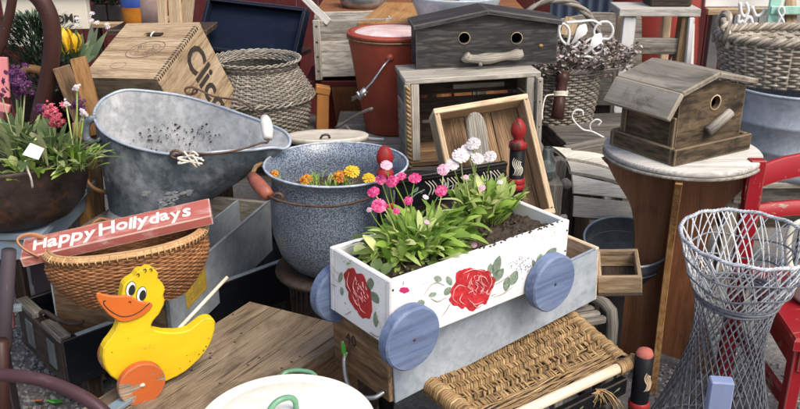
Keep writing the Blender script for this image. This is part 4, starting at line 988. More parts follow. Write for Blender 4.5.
# ------------------------------------------------------------------ white rose planter on blue wheels
yP = 38.6; Rp = Matrix.Rotation(rad(yP), 4, 'Z')
PW, PD, PH = .580, .232, .166; PPx = Vector((.131, 1.915, .626))
PT = .015
t = thing('rose_planter', 'white planter cart painted with red roses on four blue wheels', 'planter', PPx, (0.9, 0.2, yP))
pex = Rp @ Vector((1, 0, 0)); pey = Rp @ Vector((0, 1, 0))
pf = bx('front_panel', M['white paint'], t, ((PW, PT, PH), (0, -PD / 2 + PT / 2, PH / 2)), grain=0, rnd=.5)
bx('back_panel', M['white paint'], t, ((PW, PT, PH), (0, PD / 2 - PT / 2, PH / 2)), grain=0, rnd=.5)
pl = bx('end_panel', M['white paint'], t, ((PT, PD - 2 * PT - .0006, PH - .001), (-PW / 2 + PT / 2 + .0006, 0, PH / 2)), grain=1, rnd=.4)
bx('end_panel', M['white paint'], t, ((PT, PD - 2 * PT - .0006, PH - .001), (PW / 2 - PT / 2 - .0006, 0, PH / 2)), grain=1, rnd=.6)
bx('bottom_board', M['white paint'], t, ((PW - 2 * PT, PD - 2 * PT - .001, .012), (0, 0, .007)))
rows = []
for i in range(41):
    rows.append([(-PW / 2 + PT + .001 + (PW - 2 * PT - .002) * i / 40, -PD / 2 + PT + .001 + (PD - 2 * PT - .002) * j / 14, PH - .034 + U(-.010, .012) - (.012 if i < 6 else 0)) for j in range(15)])
m = MB(); m.grid(rows)
for k in range(500):
    x, y = U(-PW / 2 + .03, PW / 2 - .03), U(-PD / 2 + .03, PD / 2 - .03); r = U(.002, .007)
    m.lathe([(.0001, r), (r * .8, r * .5), (r, 0)], 5, TR((x, y, PH - .034 + U(0, .008)), (U(-40, 40), U(-40, 40), U(0, 360))))
for k in range(36):
    x = U(-.02, .27); r = U(.0018, .004); m.lathe([(.0001, r), (r * .8, r * .5), (r, 0)], 5, TR((x, -PD / 2 + U(.002, .013), PH + .0005)))
m.build('soil', M['soil'], t)['kind'] = 'stuff'
# painted decoration: positions measured on the two painted faces
def face_pt(px, py, org, n, u):
    r = ray(px, py); C0 = Vector((0, 0, CAMH)); k = (org - C0).dot(n) / r.dot(n); q = C0 + r * k - org; return q.dot(u), q.z
nF = Rp @ Vector((0, -1, 0)); oF = PPx + Rp @ Vector((0, -PD / 2, 0)); nL = Rp @ Vector((-1, 0, 0)); oL = PPx + Rp @ Vector((-PW / 2, 0, 0))
def F(px, py): return face_pt(px, py, oF, nF, pex)
def Lf(px, py): x, z = face_pt(px, py, oL, nL, pey); return -x, z
FM = TR((0, -PD / 2 - .0004, 0)); LM = TR((-PW / 2 - .0001, 0, 0), (0, 0, -90))
def blob(cx, cy, rx, ry, wob, fn, n=34, tilt=0, seed=0):
    o_ = []
    for k in range(n):
        a = 2 * math.pi * k / n; q = 1 + wob * math.sin(5 * a + seed) * .6 + wob * math.sin(8 * a + 2 + seed) * .5
        x = rx * q * math.cos(a); y = ry * q * math.sin(a); o_.append(fn(cx + x * math.cos(tilt) - y * math.sin(tilt), cy + x * math.sin(tilt) + y * math.cos(tilt)))
    return o_
def lf(x0, y0, x1, y1, w_, fn):
    dx, dy = x1 - x0, y1 - y0; L = math.hypot(dx, dy); nx, ny = -dy / L, dx / L; o_ = []
    for k in range(10): q = k / 9; ww = w_ * math.sin(math.pi * q) ** .7; o_.append((x0 + dx * q + nx * ww, y0 + dy * q + ny * ww))
    for k in range(8, 0, -1): q = k / 9; ww = w_ * math.sin(math.pi * q) ** .7; o_.append((x0 + dx * q - nx * ww, y0 + dy * q - ny * ww))
    return [fn(*p) for p in o_]
def strokes(m, lst, fn, w_, MM, y=-.0012):
    for pts in lst:
        P = [fn(p.x, p.y) for p in spline([(a[0], a[1], 0) for a in pts], 6)]; n_ = len(P)
        rr = [max(.0004, w_ * math.sin(math.pi * (k + .6) / (n_ + .2))) for k in range(n_)]
        m.tube([(p[0], y, p[1]) for p in P], rr, 5, M=MM)
DEC = .0008
m = MB()
for q in ((471, 287, 21, 22, .09, 0), (460, 296, 12, 11, .12, 1), (484, 281, 11, 12, .1, 2), (466, 275, 9, 8, .16, 3), (480, 296, 9, 8, .16, 4)): m.prism(blob(q[0], q[1], q[2] * .92, q[3] * .95, q[4] * 1.3, F, seed=q[5]), DEC + q[5] * .0002, .0002, FM)
r1 = m.build('painted_rose', M['rose red'], t)
m = MB(); random.seed(5)
st = [[(462, 272), (472, 268), (484, 270)], [(476, 274), (484, 276), (488, 283)], [(471, 276), (468, 284), (473, 290)], [(478, 279), (483, 286), (479, 293)], [(474, 282), (477, 285), (475, 289)], [(488, 272), (491, 280), (488, 288)], [(454, 288), (452, 297), (458, 303)], [(462, 292), (459, 299), (465, 304)], [(467, 297), (474, 303), (483, 300)], [(470, 300), (476, 306), (482, 304)], [(452, 290), (458, 284), (466, 286)], [(480, 272), (481, 281), (487, 286)], [(483, 290), (488, 293), (490, 289)]]
for k in range(16): x, y = 477 + U(-9, 11), 280 + U(-9, 10); st.append([(x, y), (x + U(-3, 3), y + U(1, 4)), (x + U(-3, 4), y + U(3, 7))])
strokes(m, st, F, .0015, FM); m.build('petal_strokes', M['rose stroke'], r1)
m = MB()
for q in ((490, 273, 490, 262, 3.2), (492, 281, 503, 267, 4.2), (493, 275, 499, 254, 4.0), (505, 290, 508, 275, 3.6), (511, 284, 516, 269, 4.2), (446, 275, 451, 284, 3), (444, 294, 450, 286, 3.2), (436, 292, 428, 295, 2.5), (433, 276, 441, 279, 3.2), (417, 304, 424, 300, 3.5), (556, 246, 544, 258, 4), (537, 262, 541, 252, 2.6), (532, 258, 536, 268, 2.2)): m.prism(lf(*q, F), DEC, .0002, FM)
m.build('painted_leaf', M['painted leaf'], t)
m = MB(); strokes(m, [[(444, 284), (436, 281), (430, 284), (424, 292)], [(451, 300), (446, 309), (441, 316)], [(492, 284), (500, 280), (512, 272)], [(493, 296), (503, 292), (513, 285)], [(430, 297), (437, 300), (446, 296)], [(402, 284), (402.5, 279)], [(543, 258), (536, 262), (530, 268)], [(532, 262), (536, 266), (541, 270)]], F, .0012, FM, -.0008); m.build('painted_stem', M['painted stem'], t)
m = MB(); m.prism(blob(403.5, 289, 5, 3, .1, F), DEC, .0002, FM); m.build('painted_bud', M['petal pink'], t)
m = MB()
for k in range(70):
    x, y = random.gauss(522, 7), random.gauss(263, 5); p = F(x, y); m.box((.0032, .0006, .0012), (p[0], -.0004, p[1]), (0, U(0, 180), 0), ch=0, M=FM)
m.build('faded_flower', M['corrugated blue'], t)
m = MB()
for q in ((359, 293, 13, 25, .09, 0), (352, 282, 9, 17, .1, 1), (364, 307, 9, 14, .1, 2)): m.prism(blob(q[0], q[1], q[2] * .85, q[3] * .85, q[4], Lf, seed=q[5], tilt=-.25), DEC + q[5] * .0002, .0002, LM)
r1 = m.build('painted_rose', M['rose red'], t)
m = MB(); st = [[(349, 272), (347, 283), (351, 292)], [(355, 276), (353, 287), (358, 296)], [(358, 300), (361, 309), (366, 313)], [(352, 294), (356, 303), (360, 306)]]
for k in range(24): x, y = 361 + U(-6, 6), 288 + U(-12, 14); st.append([(x, y), (x + U(-2, 2), y + U(1, 4)), (x + U(-1, 3), y + U(3, 7))])
strokes(m, st, Lf, .0013, LM); m.build('petal_strokes', M['rose stroke'], r1)
m = MB()
for q in ((369, 290, 370, 277, 3.6), (371, 291, 378, 303, 3.6), (375, 311, 376, 327, 2.6), (341, 272, 339, 283, 2.2), (341, 287, 342, 296, 1.8)): m.prism(lf(*q, Lf), DEC, .0002, LM)
m.build('painted_leaf', M['painted leaf'], t)
m = MB(); strokes(m, [[(330, 271), (336, 280), (341, 284)], [(331, 284), (337, 287)], [(374, 305), (378, 318), (381, 328)], [(345, 315), (352, 311)], [(371, 331), (377, 336), (384, 334)], [(331, 265), (336, 272), (340, 274)]], Lf, .0012, LM, -.0008); m.build('painted_stem', M['painted stem'], t)
wr = .0765
for px, py, side in ((414, 338.5, -1), (555, 282.5, -1), (None, 0, 1), (None, 1, 1)):
    if px: wx, wz = face_pt(px, py, oF + nF * .036, nF, pex); wz = max(wz, .02)
    else: wx, wz = xs[py]
    if side < 0: xs = (xs if px != 414 else []) + [(wx, wz)]
    yy = side * (PD / 2 + .020)
    m = MB(); m.prism([(wr * math.cos(k * math.pi / 32), wr * math.sin(k * math.pi / 32)) for k in range(64)], .034, .004, TR((wx, yy, wz))); wh = m.build('wheel', M['wheel blue'], t)
    m = MB(); m.lathe([(.0001, .002), (.0035, .0015), (.004, 0)], 10, TR((wx, yy + side * .017, wz), (90 * (1 if side < 0 else -1), 0, 0))); m.build('axle_nail', M['old iron'], wh)
random.seed(21)
# ---- daisies
def head(m, c, r, nrm, petals=26, dome=.45, layers=3):
    q = Vector(nrm).normalized().to_track_quat('Z', 'Y').to_matrix().to_4x4(); q.translation = c
    for l in range(layers):
        rr = r * (1 - l * .27)
        for k in range(max(8, petals - l * 6)):
            a = 2 * math.pi * (k + l * .4) / max(8, petals - l * 6) + U(-.08, .08); z0 = r * dome * (.2 + l * .33); z1 = z0 + r * U(-.12, .10); w_ = r * .17
            p0 = Vector((rr * .15 * math.cos(a), rr * .15 * math.sin(a), z0)); p1 = Vector((rr * math.cos(a), rr * math.sin(a), z1)); pm = (p0 + p1) / 2 + Vector((0, 0, r * .10)); sd = Vector((-math.sin(a), math.cos(a), 0)) * w_
            m.add([p0 - sd * .5, p0 + sd * .5, pm + sd, p1 + sd * .6, p1 - sd * .6, pm - sd], [[0, 1, 2, 5], [5, 2, 3, 4]], None, q, False)
def plant(name, label, base, spread, nleaf, lmin, lmax, lw, blooms, upr, leafmat, lmat, group=None):
    t_ = thing(name, label, 'flower', base, (0, 0, 0), group)
    m = MB()
    for k in range(nleaf):
        a = U(0, 6.283); o_ = Vector((math.cos(a) * U(0, spread.x), math.sin(a) * U(0, spread.y), 0)); o_ = Rp.to_3x3() @ o_
        a2 = a + U(-.8, .8); L = U(lmin, lmax); elv = rad(U(*upr)); d = Vector((math.cos(a2) * math.cos(elv), math.sin(a2) * math.cos(elv), math.sin(elv))); d = Rp.to_3x3() @ d
        w_ = lw * U(.4, 1.45); tip = o_ + d * L
        m.leaf(o_, tip, w_, curl=U(-.05, .48), n=9, side=U(-.8, .8))
    m.build('leaves', M[leafmat], t_)
    sm = MB()
    for (px, py, r, mat, Y) in blooms:
        c = atY(px, py, Y) - Vector(base); rr = pxr(r, Y, c.z + base[2]) * .95; b0 = Vector((c.x * .35 + U(-.01, .01), c.y * .35, 0))
        nrm = Vector((U(-.35, .35), -.55 + U(-.3, .2), .8)); c2 = c - nrm.normalized() * rr * .3
        sm.tube(spline([b0, b0.lerp(c2, .55) + Vector((U(-.012, .012), U(-.01, .01), .01)), c2], 5), .0016, 5)
        hm = MB(); head(hm, c2, rr * 1.08, nrm, dome=.26); hm.build('flower_head', M[mat], t_)
    if sm.v: sm.build('stems', M['daisy leaf'], t_)
    return t_
sz = PPx.z + PH - .034
def pbase(px, py): p = atz(px, py, sz); return (p.x, p.y, sz)
plant('pink_daisy', 'bushy pink daisies growing at the near end of the white planter', pbase(418, 251), Vector((.135, .068)), 420, .035, .105, .021,
      [(373, 190.5, 6.3, 'petal pink', 1.86), (379, 204.4, 7.5, 'petal pink', 1.80), (381, 178.5, 5.5, 'petal pink', 1.93), (392, 180, 6.8, 'petal pink', 1.90), (401, 175, 5.2, 'petal pink', 1.97), (415, 176.6, 6.5, 'petal pink', 1.95), (386.6, 163.7, 6, 'petal pale', 1.92), (443, 168.5, 6.2, 'petal pale', 2.0), (441, 189.5, 6.2, 'petal pink', 1.93), (408, 199.7, 4.8, 'petal pink', 1.86), (396.5, 210, 3.8, 'petal pink', 1.84), (369, 209, 3, 'petal pale', 1.84), (426, 196, 3.2, 'petal white', 1.9), (474, 244, 3.2, 'petal pale', 1.86), (427, 221, 3, 'petal pale', 1.84)], (0, 70), 'daisy leaf', None)
plant('white_daisy', 'white daisies with upright leaves growing in the middle of the planter', pbase(483, 221), Vector((.07, .05)), 240, .045, .125, .020,
      [(473, 142, 7.5, 'petal white', 2.06), (461, 154, 8.5, 'petal white', 2.03), (453, 163, 6.5, 'petal white', 2.02), (490, 155, 6.5, 'petal white', 2.06), (478, 157, 6.5, 'petal white', 2.02), (468, 149, 7, 'petal white', 2.06), (482, 187, 3.6, 'petal pale', 1.99), (466, 176, 3, 'petal pale', 1.99), (500, 181, 3, 'petal white', 2.05)], (35, 86), 'daisy leaf', None)
m = MB()
for q in ((452, 262, 447, 278, 1.75), (488, 232, 491, 256, 1.93), (500, 226, 505, 243, 2.0), (396, 262, 384, 276, 1.7), (372, 246, 352, 241, 1.78), (372, 252, 354, 253, 1.75), (380, 258, 376, 272, 1.7), (478, 240, 472, 252, 1.9), (424, 262, 436, 270, 1.76)):
    m.leaf(atY(q[0], q[1], q[4] + .05), atY(q[2], q[3], q[4] + .01), .03, curl=.25, n=7)
tag(m.build('fallen_leaves', M['sage leaf']), 'loose wilting leaves flopped over the soil and edge of the planter', 'leaves', kind='stuff')
# marigolds in the blue pot
for i, (px, py, r, mat, lab) in enumerate(((306.5, 179.5, 7, 'petal orange', 'orange marigold near the left side of the blue pot'), (340, 177, 8, 'petal orange', 'rust orange marigold in the middle of the blue pot'), (352, 171.5, 8, 'petal yellow', 'yellow marigold standing tallest inside the blue pot'), (369, 178.5, 7, 'petal yellow', 'yellow marigold at the planter side of the blue pot'), (274.5, 173.5, 5, 'petal orange', 'small orange marigold by the grip side of the blue pot'))):
    Y = 2.33 if i != 4 else 2.36; c = atY(px, py, Y); base = Vector((c.x, c.y + .02, PQ.z + .215)); t_ = thing('marigold', lab, 'flower', base)
    m = MB(); head(m, c - base, pxr(r, Y, c.z), (U(-.3, .3), -.5, .8), 16, .7, 3); m.build('flower_head', M[mat], t_)
    m = MB()
    for k in range(26 if i in (1, 2) else 10): a = U(0, 6.28); m.leaf((0, 0, 0), (math.cos(a) * U(.02, .06), math.sin(a) * U(.02, .05), U(.03, .075)), .008, curl=.2, n=4)
    m.tube([(0, 0, 0), c - base], .002, 5); m.build('leaves', M['sage leaf'], t_)
t_ = thing('seedling_clump', 'low green seedlings without flowers in the blue pot', 'plant', atY(327, 184, 2.32)); m = MB()
for k in range(80):
    x, y = U(-.06, .06), U(-.02, .05); m.leaf((x, y, -.02), (x + U(-.02, .02), y + U(-.02, .02), U(.0, .035)), .006, curl=.2, n=4)
m.build('leaves', M['daisy leaf'], t_)

# ------------------------------------------------------------------ black rush seat chair
t = thing('rush_chair', 'black painted wooden chair with woven rush seat and red ringed posts', 'chair', (0, 0, 0))
FRc = Vector((.575, 1.884, .435)); FLc = Vector((.19, 1.60, .435)); BRc = Vector((.455, 2.20, .44)); BLc = Vector((.0, 1.90, .44))
def post(x, y, z0, z1, rings, lean=(0, 0), cap=None, name='leg', r=.021):
    tt = TR((x, y, z0), (lean[0], lean[1], 0)); m = MB(); H_ = z1 - z0
    m.lathe([(r * .8, 0), (r, .05), (r, H_ * .3), (r * .92, H_ * .55), (r, H_ * .8), (r, H_), (.001, H_)], 20, tt); o = m.build(name, M['black paint'], t)
    for z in rings: m = MB(); m.lathe([(r * .98, z - .011), (r * 1.14, z - .008), (r * 1.2, z), (r * 1.14, z + .008), (r * .98, z + .011)], 20, tt); m.build('red_ring', M['post red'], o)
    if cap: m = MB(); m.lathe([(rr, H_ + zz) for rr, zz in cap], 24, tt); m.build('finial' if len(cap) > 5 else 'worn_top', M['post red'] if len(cap) > 5 else M['sign red'], o)
    return o, tt
o, tt = post(.618, 1.868, 0, .475, (.33, .30, .07), cap=[(.021, 0), (.022, .004), (.018, .014), (.008, .019), (.001, .020)][:5], r=.0235)
m = MB()
for k in range(4): a = -1.55 + k * .20; m.tube(spline([tt @ Vector((.0242 * math.cos(a + q_), .0242 * math.sin(a + q_), z_)) for q_, z_ in ((0, .382), (.24, .39), (.30, .402), (.05, .412), (-.05, .424), (.12, .436 - k * .004))], 4), [.0006 + .0016 * math.sin(math.pi * (j + .5) / 21) for j in range(21)], 5)
m.build('scroll_motif', M['pine'], o)
post(FLc.x, FLc.y, 0, .455, (.3,), r=.0235)
fin = [(.016, 0), (.024, .006), (.026, .014), (.020, .022), (.014, .026), (.016, .032), (.023, .045), (.0245, .058), (.020, .074), (.010, .086), (.004, .090), (.001, .091)]
pR = atY(513, 150, 2.40); pL = atY(385, 188, 2.18)
z1 = atY(513, 147, 2.40).z
o, tt = post(pR.x + .012, pR.y - .03, 0, z1, (z1 - .115, z1 - .10, z1 - .045 + .055), lean=(-1.5, 0), cap=[(r_ * .95, z_) for r_, z_ in fin], name='back_post', r=.0225)
m = MB()
for k in range(5):
    a = -2.2 + k * .24; m.tube(spline([tt @ Vector((.0232 * math.cos(a + q_), .0232 * math.sin(a + q_), z1 + z_)) for q_, z_ in ((0, -.078), (.26, -.070), (.32, -.058), (.04, -.048), (-.06, -.036), (.14, -.024 - k * .003))], 4), [.0006 + .0016 * math.sin(math.pi * (j + .5) / 21) for j in range(21)], 5)
m.build('scroll_motif', M['cream paint'], o)
z2 = atY(385.5, 176, 2.18).z
post(pL.x, pL.y - .02, 0, z2, (z2 - .08,), lean=(-1, 0), cap=[(r_ * .95, z_) for r_, z_ in fin], name='back_post', r=.0225)
# painted back rail
ra, rb = atY(396, 196, 2.20), atY(505, 178, 2.385); 
m = MB(); m.board(ra, rb, .085, .016, ch=.004); rl = m.build('back_rail', M['black paint'], t)
m = MB(); dr_ = (rb - ra).normalized(); nr_ = Vector((dr_.y, -dr_.x, 0)).normalized()
for k in range(7):
    c = ra.lerp(rb, .28 + .1 * k) + nr_ * .0085 + Vector((0, 0, .012)); s_ = 1 if k % 2 else -1
    for q in range(3): m.tube(spline([c + dr_ * (-.016 + q * .012) + Vector((0, 0, -.022 * s_)), c + dr_ * (.004 + q * .010), c + dr_ * (-.004 + q * .012) + Vector((0, 0, .022 * s_))], 5), .0016, 5)
m.build('scroll_motif', M['cream paint'], rl)
m = MB()
for k in range(4):
    c = ra.lerp(rb, .1 + .26 * k) + nr_ * .0085; m.leaf(c, c + dr_ * .03 + Vector((0, 0, .02)), .012, up=nr_, curl=0); m.tube(spline([c + Vector((0, 0, -.02)), c + dr_ * .02, c + dr_ * .05 + Vector((0, 0, .01))], 4), .0015, 5)
m.build('leaf_motif', M['scroll green'], rl)
m = MB(); m.board(atY(394, 180, 2.18), atY(506, 163, 2.385), .014, .018); m.build('top_rail', M['black paint'], t)
m = MB(); m.board(FRc + Vector((0, -.012, -.05)), FLc + Vector((0, -.012, -.05)), .05, .02); ap = m.build('front_apron', M['black paint'], t)
m = MB()
for k in range(5):
    c = FRc.lerp(FLc, .12 + .14 * k) + Vector((.007, -.022, -.048))
    for q in range(2): m.leaf(c, c + Vector((-.02 * (1 - 2 * q) * .8, -.002, .02)), .009, up=(.58, -.8, 0), curl=0)
m.build('leaf_motif', M['sage leaf'], ap)
for a_, b_ in ((FRc, BRc), (BRc, BLc), (BLc, FLc)): m = MB(); m.tube([a_, b_], .013, 8); m.build('seat_rail', M['black paint'], t)
m = MB(); m.tube([FRc + Vector((.03, .012, .008)), FLc + Vector((-.02, -.012, .008))], .0135, 10); m.build('front_rail', M['rail wood'], t)
m = MB(); m.tube([FRc + Vector((.03, 0, -.24)), FLc + Vector((0, 0, -.24))], .011, 8); m.tube([FRc + Vector((0.02, 0, -.20)), BRc + Vector((-.05, .1, -.2))], .011, 8); m.build('stretcher', M['black paint'], t)
# rush seat: long cords, herringbone rows, wrapped rails
seat = MB(); Z0 = .447
def sp(u, v): p = FLc.lerp(FRc, u).lerp(BLc.lerp(BRc, u), v); return Vector((p.x, p.y, Z0 - .012 * math.sin(math.pi * u) * math.sin(math.pi * v)))
for k in range(30):
    v = .035 + .013 * k + U(-.003, .003); dz = U(-.004, .002)
    seat.tube([sp(q / 14, v + .004 * math.sin(q * 1.2 + k) + U(-.0015, .0015)) + Vector((0, 0, dz + .003 * math.sin(q * 2 + k))) for q in range(15)], U(.0016, .0026), 5)
for row in range(13):
    v0 = .20 + row * .064
    for k in range(64):
        u = .02 + .96 * k / 64 + U(-.003, .003); sg = 1 if row % 2 else -1; v1 = v0 + .085
        if v0 < .34 and random.random() < .35: continue
        a_ = sp(u, v0 - .01); b_ = sp(min(.985, max(.015, u + sg * .035)), v1)
        mid = (a_ + b_) / 2 + Vector((0, 0, .009 + U(-.001, .003))); seat.tube([a_ + Vector((0, 0, -.003)), mid, b_ + Vector((0, 0, -.003))], U(.0028, .0042), 5, flat=1)
so = seat.build('rush_seat', M['rush'], t)
m = MB()
def wrap(a_, b_, n_, r, f0=0, f1=1):
    m = MB()
    for k in range(n_):
        c = a_.lerp(b_, f0 + (f1 - f0) * (k + .5) / n_); d = (b_ - a_).normalized(); sd = Vector((0, 0, 1)).cross(d).normalized(); u2 = sd.cross(d) * -1
        rr = r * U(.92, 1.12); m.tube([c + sd * (rr * math.cos(q * .785)) + Vector((0, 0, rr * math.sin(q * .785))) + d * (.003 * math.sin(q * .785 + 1)) for q in range(8)], .0042, 5, True)
    m.build('wrapped_cords', M['rush'], so)
wrap(FRc + Vector((-.005, .01, .004)), BRc, 44, .019); wrap(FLc + Vector((0, .01, .004)), BLc, 44, .021); wrap(FRc + Vector((.03, .012, .008)), FLc, 9, .016, .0, .13); wrap(FRc, FLc, 8, .016, .86, .99)
pass
m = MB(); fc = FRc.lerp(FLc, .2) + Vector((0, -.02, -.02))
for k in range(22): a = U(-1.2, 1.2); L_ = U(.03, .065); m.tube(spline([fc + Vector((U(-.015, .015), 0, 0)), fc + Vector((math.sin(a) * L_ * .5, -.015, -L_ * .3 * math.cos(a))), fc + Vector((math.sin(a) * L_, -.02 + U(-.01, .01), -L_ * U(.5, .9)))], 3), .0014, 4)
m.build('frayed_ends', M['rush'], so)
# ------------------------------------------------------------------ small box, bucket, slats
t = thing('small_box', 'small open wooden box wedged between the trough and the dark bucket', 'box', (.655, 2.30, .478), (0, -6, -11))
w, d, h = .125, .20, .055
for sy in (-1, 1): bx('side_panel', M['crate wood'], t, ((w, .012, h), (0, sy * (d / 2 - .006), h / 2)))
for sx in (-1, 1): bx('end_panel', M['crate wood'], t, ((.012, d - .026, h), (sx * (w / 2 - .006), 0, h / 2)))
bx('bottom_panel', M['dark wood'], t, ((w, d, .008), (0, 0, -.005)))
o = bx('crate_block', M['black'], None, ((.05, .10, .460), (.66, 2.36, .230))); tag(o, 'upright under the small open box, coloured black as the shade there', 'wood block')  # the upright's black stands in for shade below the box
t = thing('slatted_rack', 'grey rounded wooden rack end with grooves beyond the rush seat', 'rack', atz(588, 318, .40), (0, 0, 28))
m = MB()
for k in range(4): m.box((.11, .022, .022), (-.03, .035 - k * .026 + .0, .03 - k * .004), (0, 6, 0), ch=.007)
m.build('slat', M['grey wood'], t)
m = MB(); m.tube([(.045, -.06, -.4), (.045, -.055, .0), (.045, -.045, .035), (.042, -.02, .048), (.035, .02, .05), (.03, .06, .05)], .017, 10); m.build('side_rail', M['grey wood'], t)
bx('leg', M['grey wood'], t, ((.03, .03, .40), (-.07, .03, -.20)))
DB = atY(620, 240, 2.72); 
t = thing('dark_bucket', 'dark galvanized bucket tilted toward the front beside the round table', 'bucket', (DB.x + .015, 2.72, .30), (13, 0, 0))
rB = pxr(42, 2.72, .5); hB = DB.z - .30 + .015
m = MB(); m.lathe([(.001, .0), (rB * .80, 0), (rB * .98, hB - .03), (rB, hB)], 48); m.lathe([(rB - .004, hB), (rB * .97, hB - .04), (rB * .95, hB - .06), (rB * .79, .006), (.001, .006)], 48); m.build('body', M['dark zinc'], t)
m = MB(); m.tube([(rB * math.cos(a * .1309), rB * math.sin(a * .1309), hB) for a in range(48)], .0042, 8, True); m.tube([((rB * .955) * math.cos(a * .1309), (rB * .955) * math.sin(a * .1309), hB - .055) for a in range(48)], .003, 6, True); m.build('rolled_rim', M['tub zinc'], t)
m = MB(); m.tube([(-rB * .60, -rB * .83, hB + .02), (-rB * .60, -rB * .84, hB - .08)], .004, 6); m.build('bail_handle', M['steel wire'], t)
o = bx('bucket_block', M['dark wood'], None, ((.2, .2, .285), (DB.x + .015, 2.75, .1425))); tag(o, 'dark block under the tilted dark bucket', 'wood block')
# slatted folding chair seat
t = thing('slatted_chair', 'folded slatted garden chair of pale curved slats with a round knob', 'chair', (0, 0, 0))
SL = [((552, 146), (618, 158), (566, 157), (622, 171), 3.05, 2.98), ((567, 160), (623, 173.5), (571, 171), (627, 183.5), 2.98, 2.93), ((572, 174), (628, 187), (573.5, 192.5), (632, 198.5), 2.92, 2.89), ((574, 196), (633, 202), (573, 216), (634, 219), 2.885, 2.88)]
for (a0, a1, b0, b1, Ya, Yb) in SL:
    m = MB(); rows = []
    Pa0, Pa1, Pb0, Pb1 = atY(*a0, Ya), atY(*a1, Ya), atY(*b0, Yb), atY(*b1, Yb)
    nrm = (Pa1 - Pa0).cross(Pb0 - Pa0).normalized(); nrm = nrm if nrm.y < 0 else -nrm
    for off in (0, 1):
        for j in range(7):
            v = j / 6; vv = v if off == 0 else 1 - v
            rows.append([Pa0.lerp(Pa1, u / 10).lerp(Pb0.lerp(Pb1, u / 10), vv) + nrm * (.010 * math.sin(math.pi * u / 10) * .8 + .004 * math.sin(math.pi * vv) - off * .014) for u in range(11)])
    rows.append(rows[0]); x_ = (Pa1 - Pa0).normalized(); y_ = (Pb0 - Pa0).normalized()
    vs = [p for r in rows for p in r]; fs = [[i * 11 + k, i * 11 + k + 1, (i + 1) * 11 + k + 1, (i + 1) * 11 + k] for i in range(len(rows) - 1) for k in range(10)]
    m.add(vs, fs, [(p.dot(x_), p.dot(y_), p.dot(nrm)) for p in vs], None, False); m.build('slat', M['slat wood'], t)
pa, pb = atY(553, 157, 2.93), atY(556, 225, 2.86)
m = MB(); m.prism([(-.030, -.30), (.030, -.30), (.031, .01), (.026, .03), (.012, .042), (-.006, .044), (-.022, .034), (-.029, .015)], .03, .006, TR((pa.x + .012, 2.90, pa.z - .03), (8, 0, 12)), grain=1); m.build('side_post', M['grey wood'], t)
kc = atY(567, 184, 2.86); m = MB(); m.lathe([(.001, .014), (.010, .012), (.016, .006), (.018, 0), (.018, -.02)], 18, TR(kc, (90, 0, 10))); m.build('knob', M['driftwood'], t)
m = MB(); m.board(atY(636, 205, 2.90), atY(630, 260, 2.84), .02, .05, up=(0, -1, 0)); m.board(atY(560, 215, 2.87), atY(560, 420, 2.9), .02, .05, up=(0, -1, 0)); m.board(atY(632, 210, 2.89), atY(632, 420, 2.92), .02, .05, up=(0, -1, 0)); m.build('leg', M['slat wood'], t)
# grey plank box behind it
t = thing('plank_box', 'low weathered grey plank box behind the slatted chair', 'box', (.83, 3.32, 0), (0, 0, 8))
planks('top_panel', M['dark grey wood'], t, .46, .40, 3, .655, .022)
bx('side_panel', M['grey wood'], t, ((.42, .018, .07), (0, -.185, .606))); bx('side_panel', M['grey wood'], t, ((.42, .018, .07), (0, .185, .606)))
for sx in (-1, 1): bx('end_panel', M['grey wood'], t, ((.018, .34, .07), (sx * .2, 0, .606)))
for sx in (-1, 1):
    for sy in (-1, 1): bx('leg', M['grey wood'], t, ((.04, .04, .57), (sx * .18, sy * .15, .285)))
o = bx('grey_beam', M['grey wood'], None, ((.17, .07, .04), (0, 0, 0))); o.location = atY(588, 148, 3.08); o.rotation_euler = (0, rad(-8), rad(10)); tag(o, 'short grey timber beam behind the top slat of the folded chair', 'beam')
bx('beam_prop', M['dark wood'], None, ((.06, .05, .56), (atY(588, 148, 3.08).x, 3.10, .28))); tag(bpy.data.objects['beam_prop'], 'dark timber prop under the short grey beam', 'prop')
gj = atY(547, 165, 2.78); t = thing('glass_jar', 'clear glass lamp chimney standing between the tilted box and slatted chair', 'glass', (gj.x, gj.y, gj.z - .05))
m = MB(); pr = [(.022, 0), (.025, .015), (.030, .045), (.028, .07), (.019, .09), (.016, .115)]; m.lathe(pr, 28); m.lathe([(r - .002, z) for r, z in pr], 28); m.build('body', M['glass'], t)
o = bx('jar_block', M['grey wood'], None, ((.1, .1, gj.z - .052), (gj.x, gj.y, (gj.z - .052) / 2))); tag(o, 'grey wooden post under the clear glass lamp chimney', 'post')
b0, b1 = atY(557, 118, 3.2), atY(563.5, 72, 3.28)
t = thing('turned_post', 'dark brown turned post tied with orange string beside the handled basket', 'post', b0)
m = MB(); D_ = b1 - b0; m.tube([(0, 0, 0), D_ * .35, D_ * .45, D_ * .80, D_ * .84, D_], [.026, .024, .022, .021, .026, .024], 12); m.build('shaft', M['bentwood brown'], t)
m = MB()
for k in range(4): c = D_ * (.52 + k * .025); m.tube([c + Vector((.026 * math.cos(a * .6), .026 * math.sin(a * .6), .004 * math.sin(a))) for a in range(11)], .0035, 5, True)
m.tube(spline([D_ * .55 + Vector((-.03, -.02, 0)), D_ * .5 + Vector((-.06, -.02, -.0)), D_ * .2 + Vector((-.065, -.02, 0)), Vector((-.06, -.02, .0))], 5), .003, 5); m.build('string_wrap', M['string'], t)
def scroll(m, pts, Y, r=.006, n=6): m.tube(spline([atY(p[0], p[1], p[2] if len(p) > 2 else Y) for p in pts], n), r, 7)
m = MB(); scroll(m, [(575, 122), (572, 116), (575, 110), (582, 110), (583, 115)], 3.17, .0036); scroll(m, [(575, 122), (583, 129), (592, 131), (604, 137)], 3.17, .0036); scroll(m, [(591, 131), (590, 124), (596, 119), (601, 121), (598, 125)], 3.17, .0036)
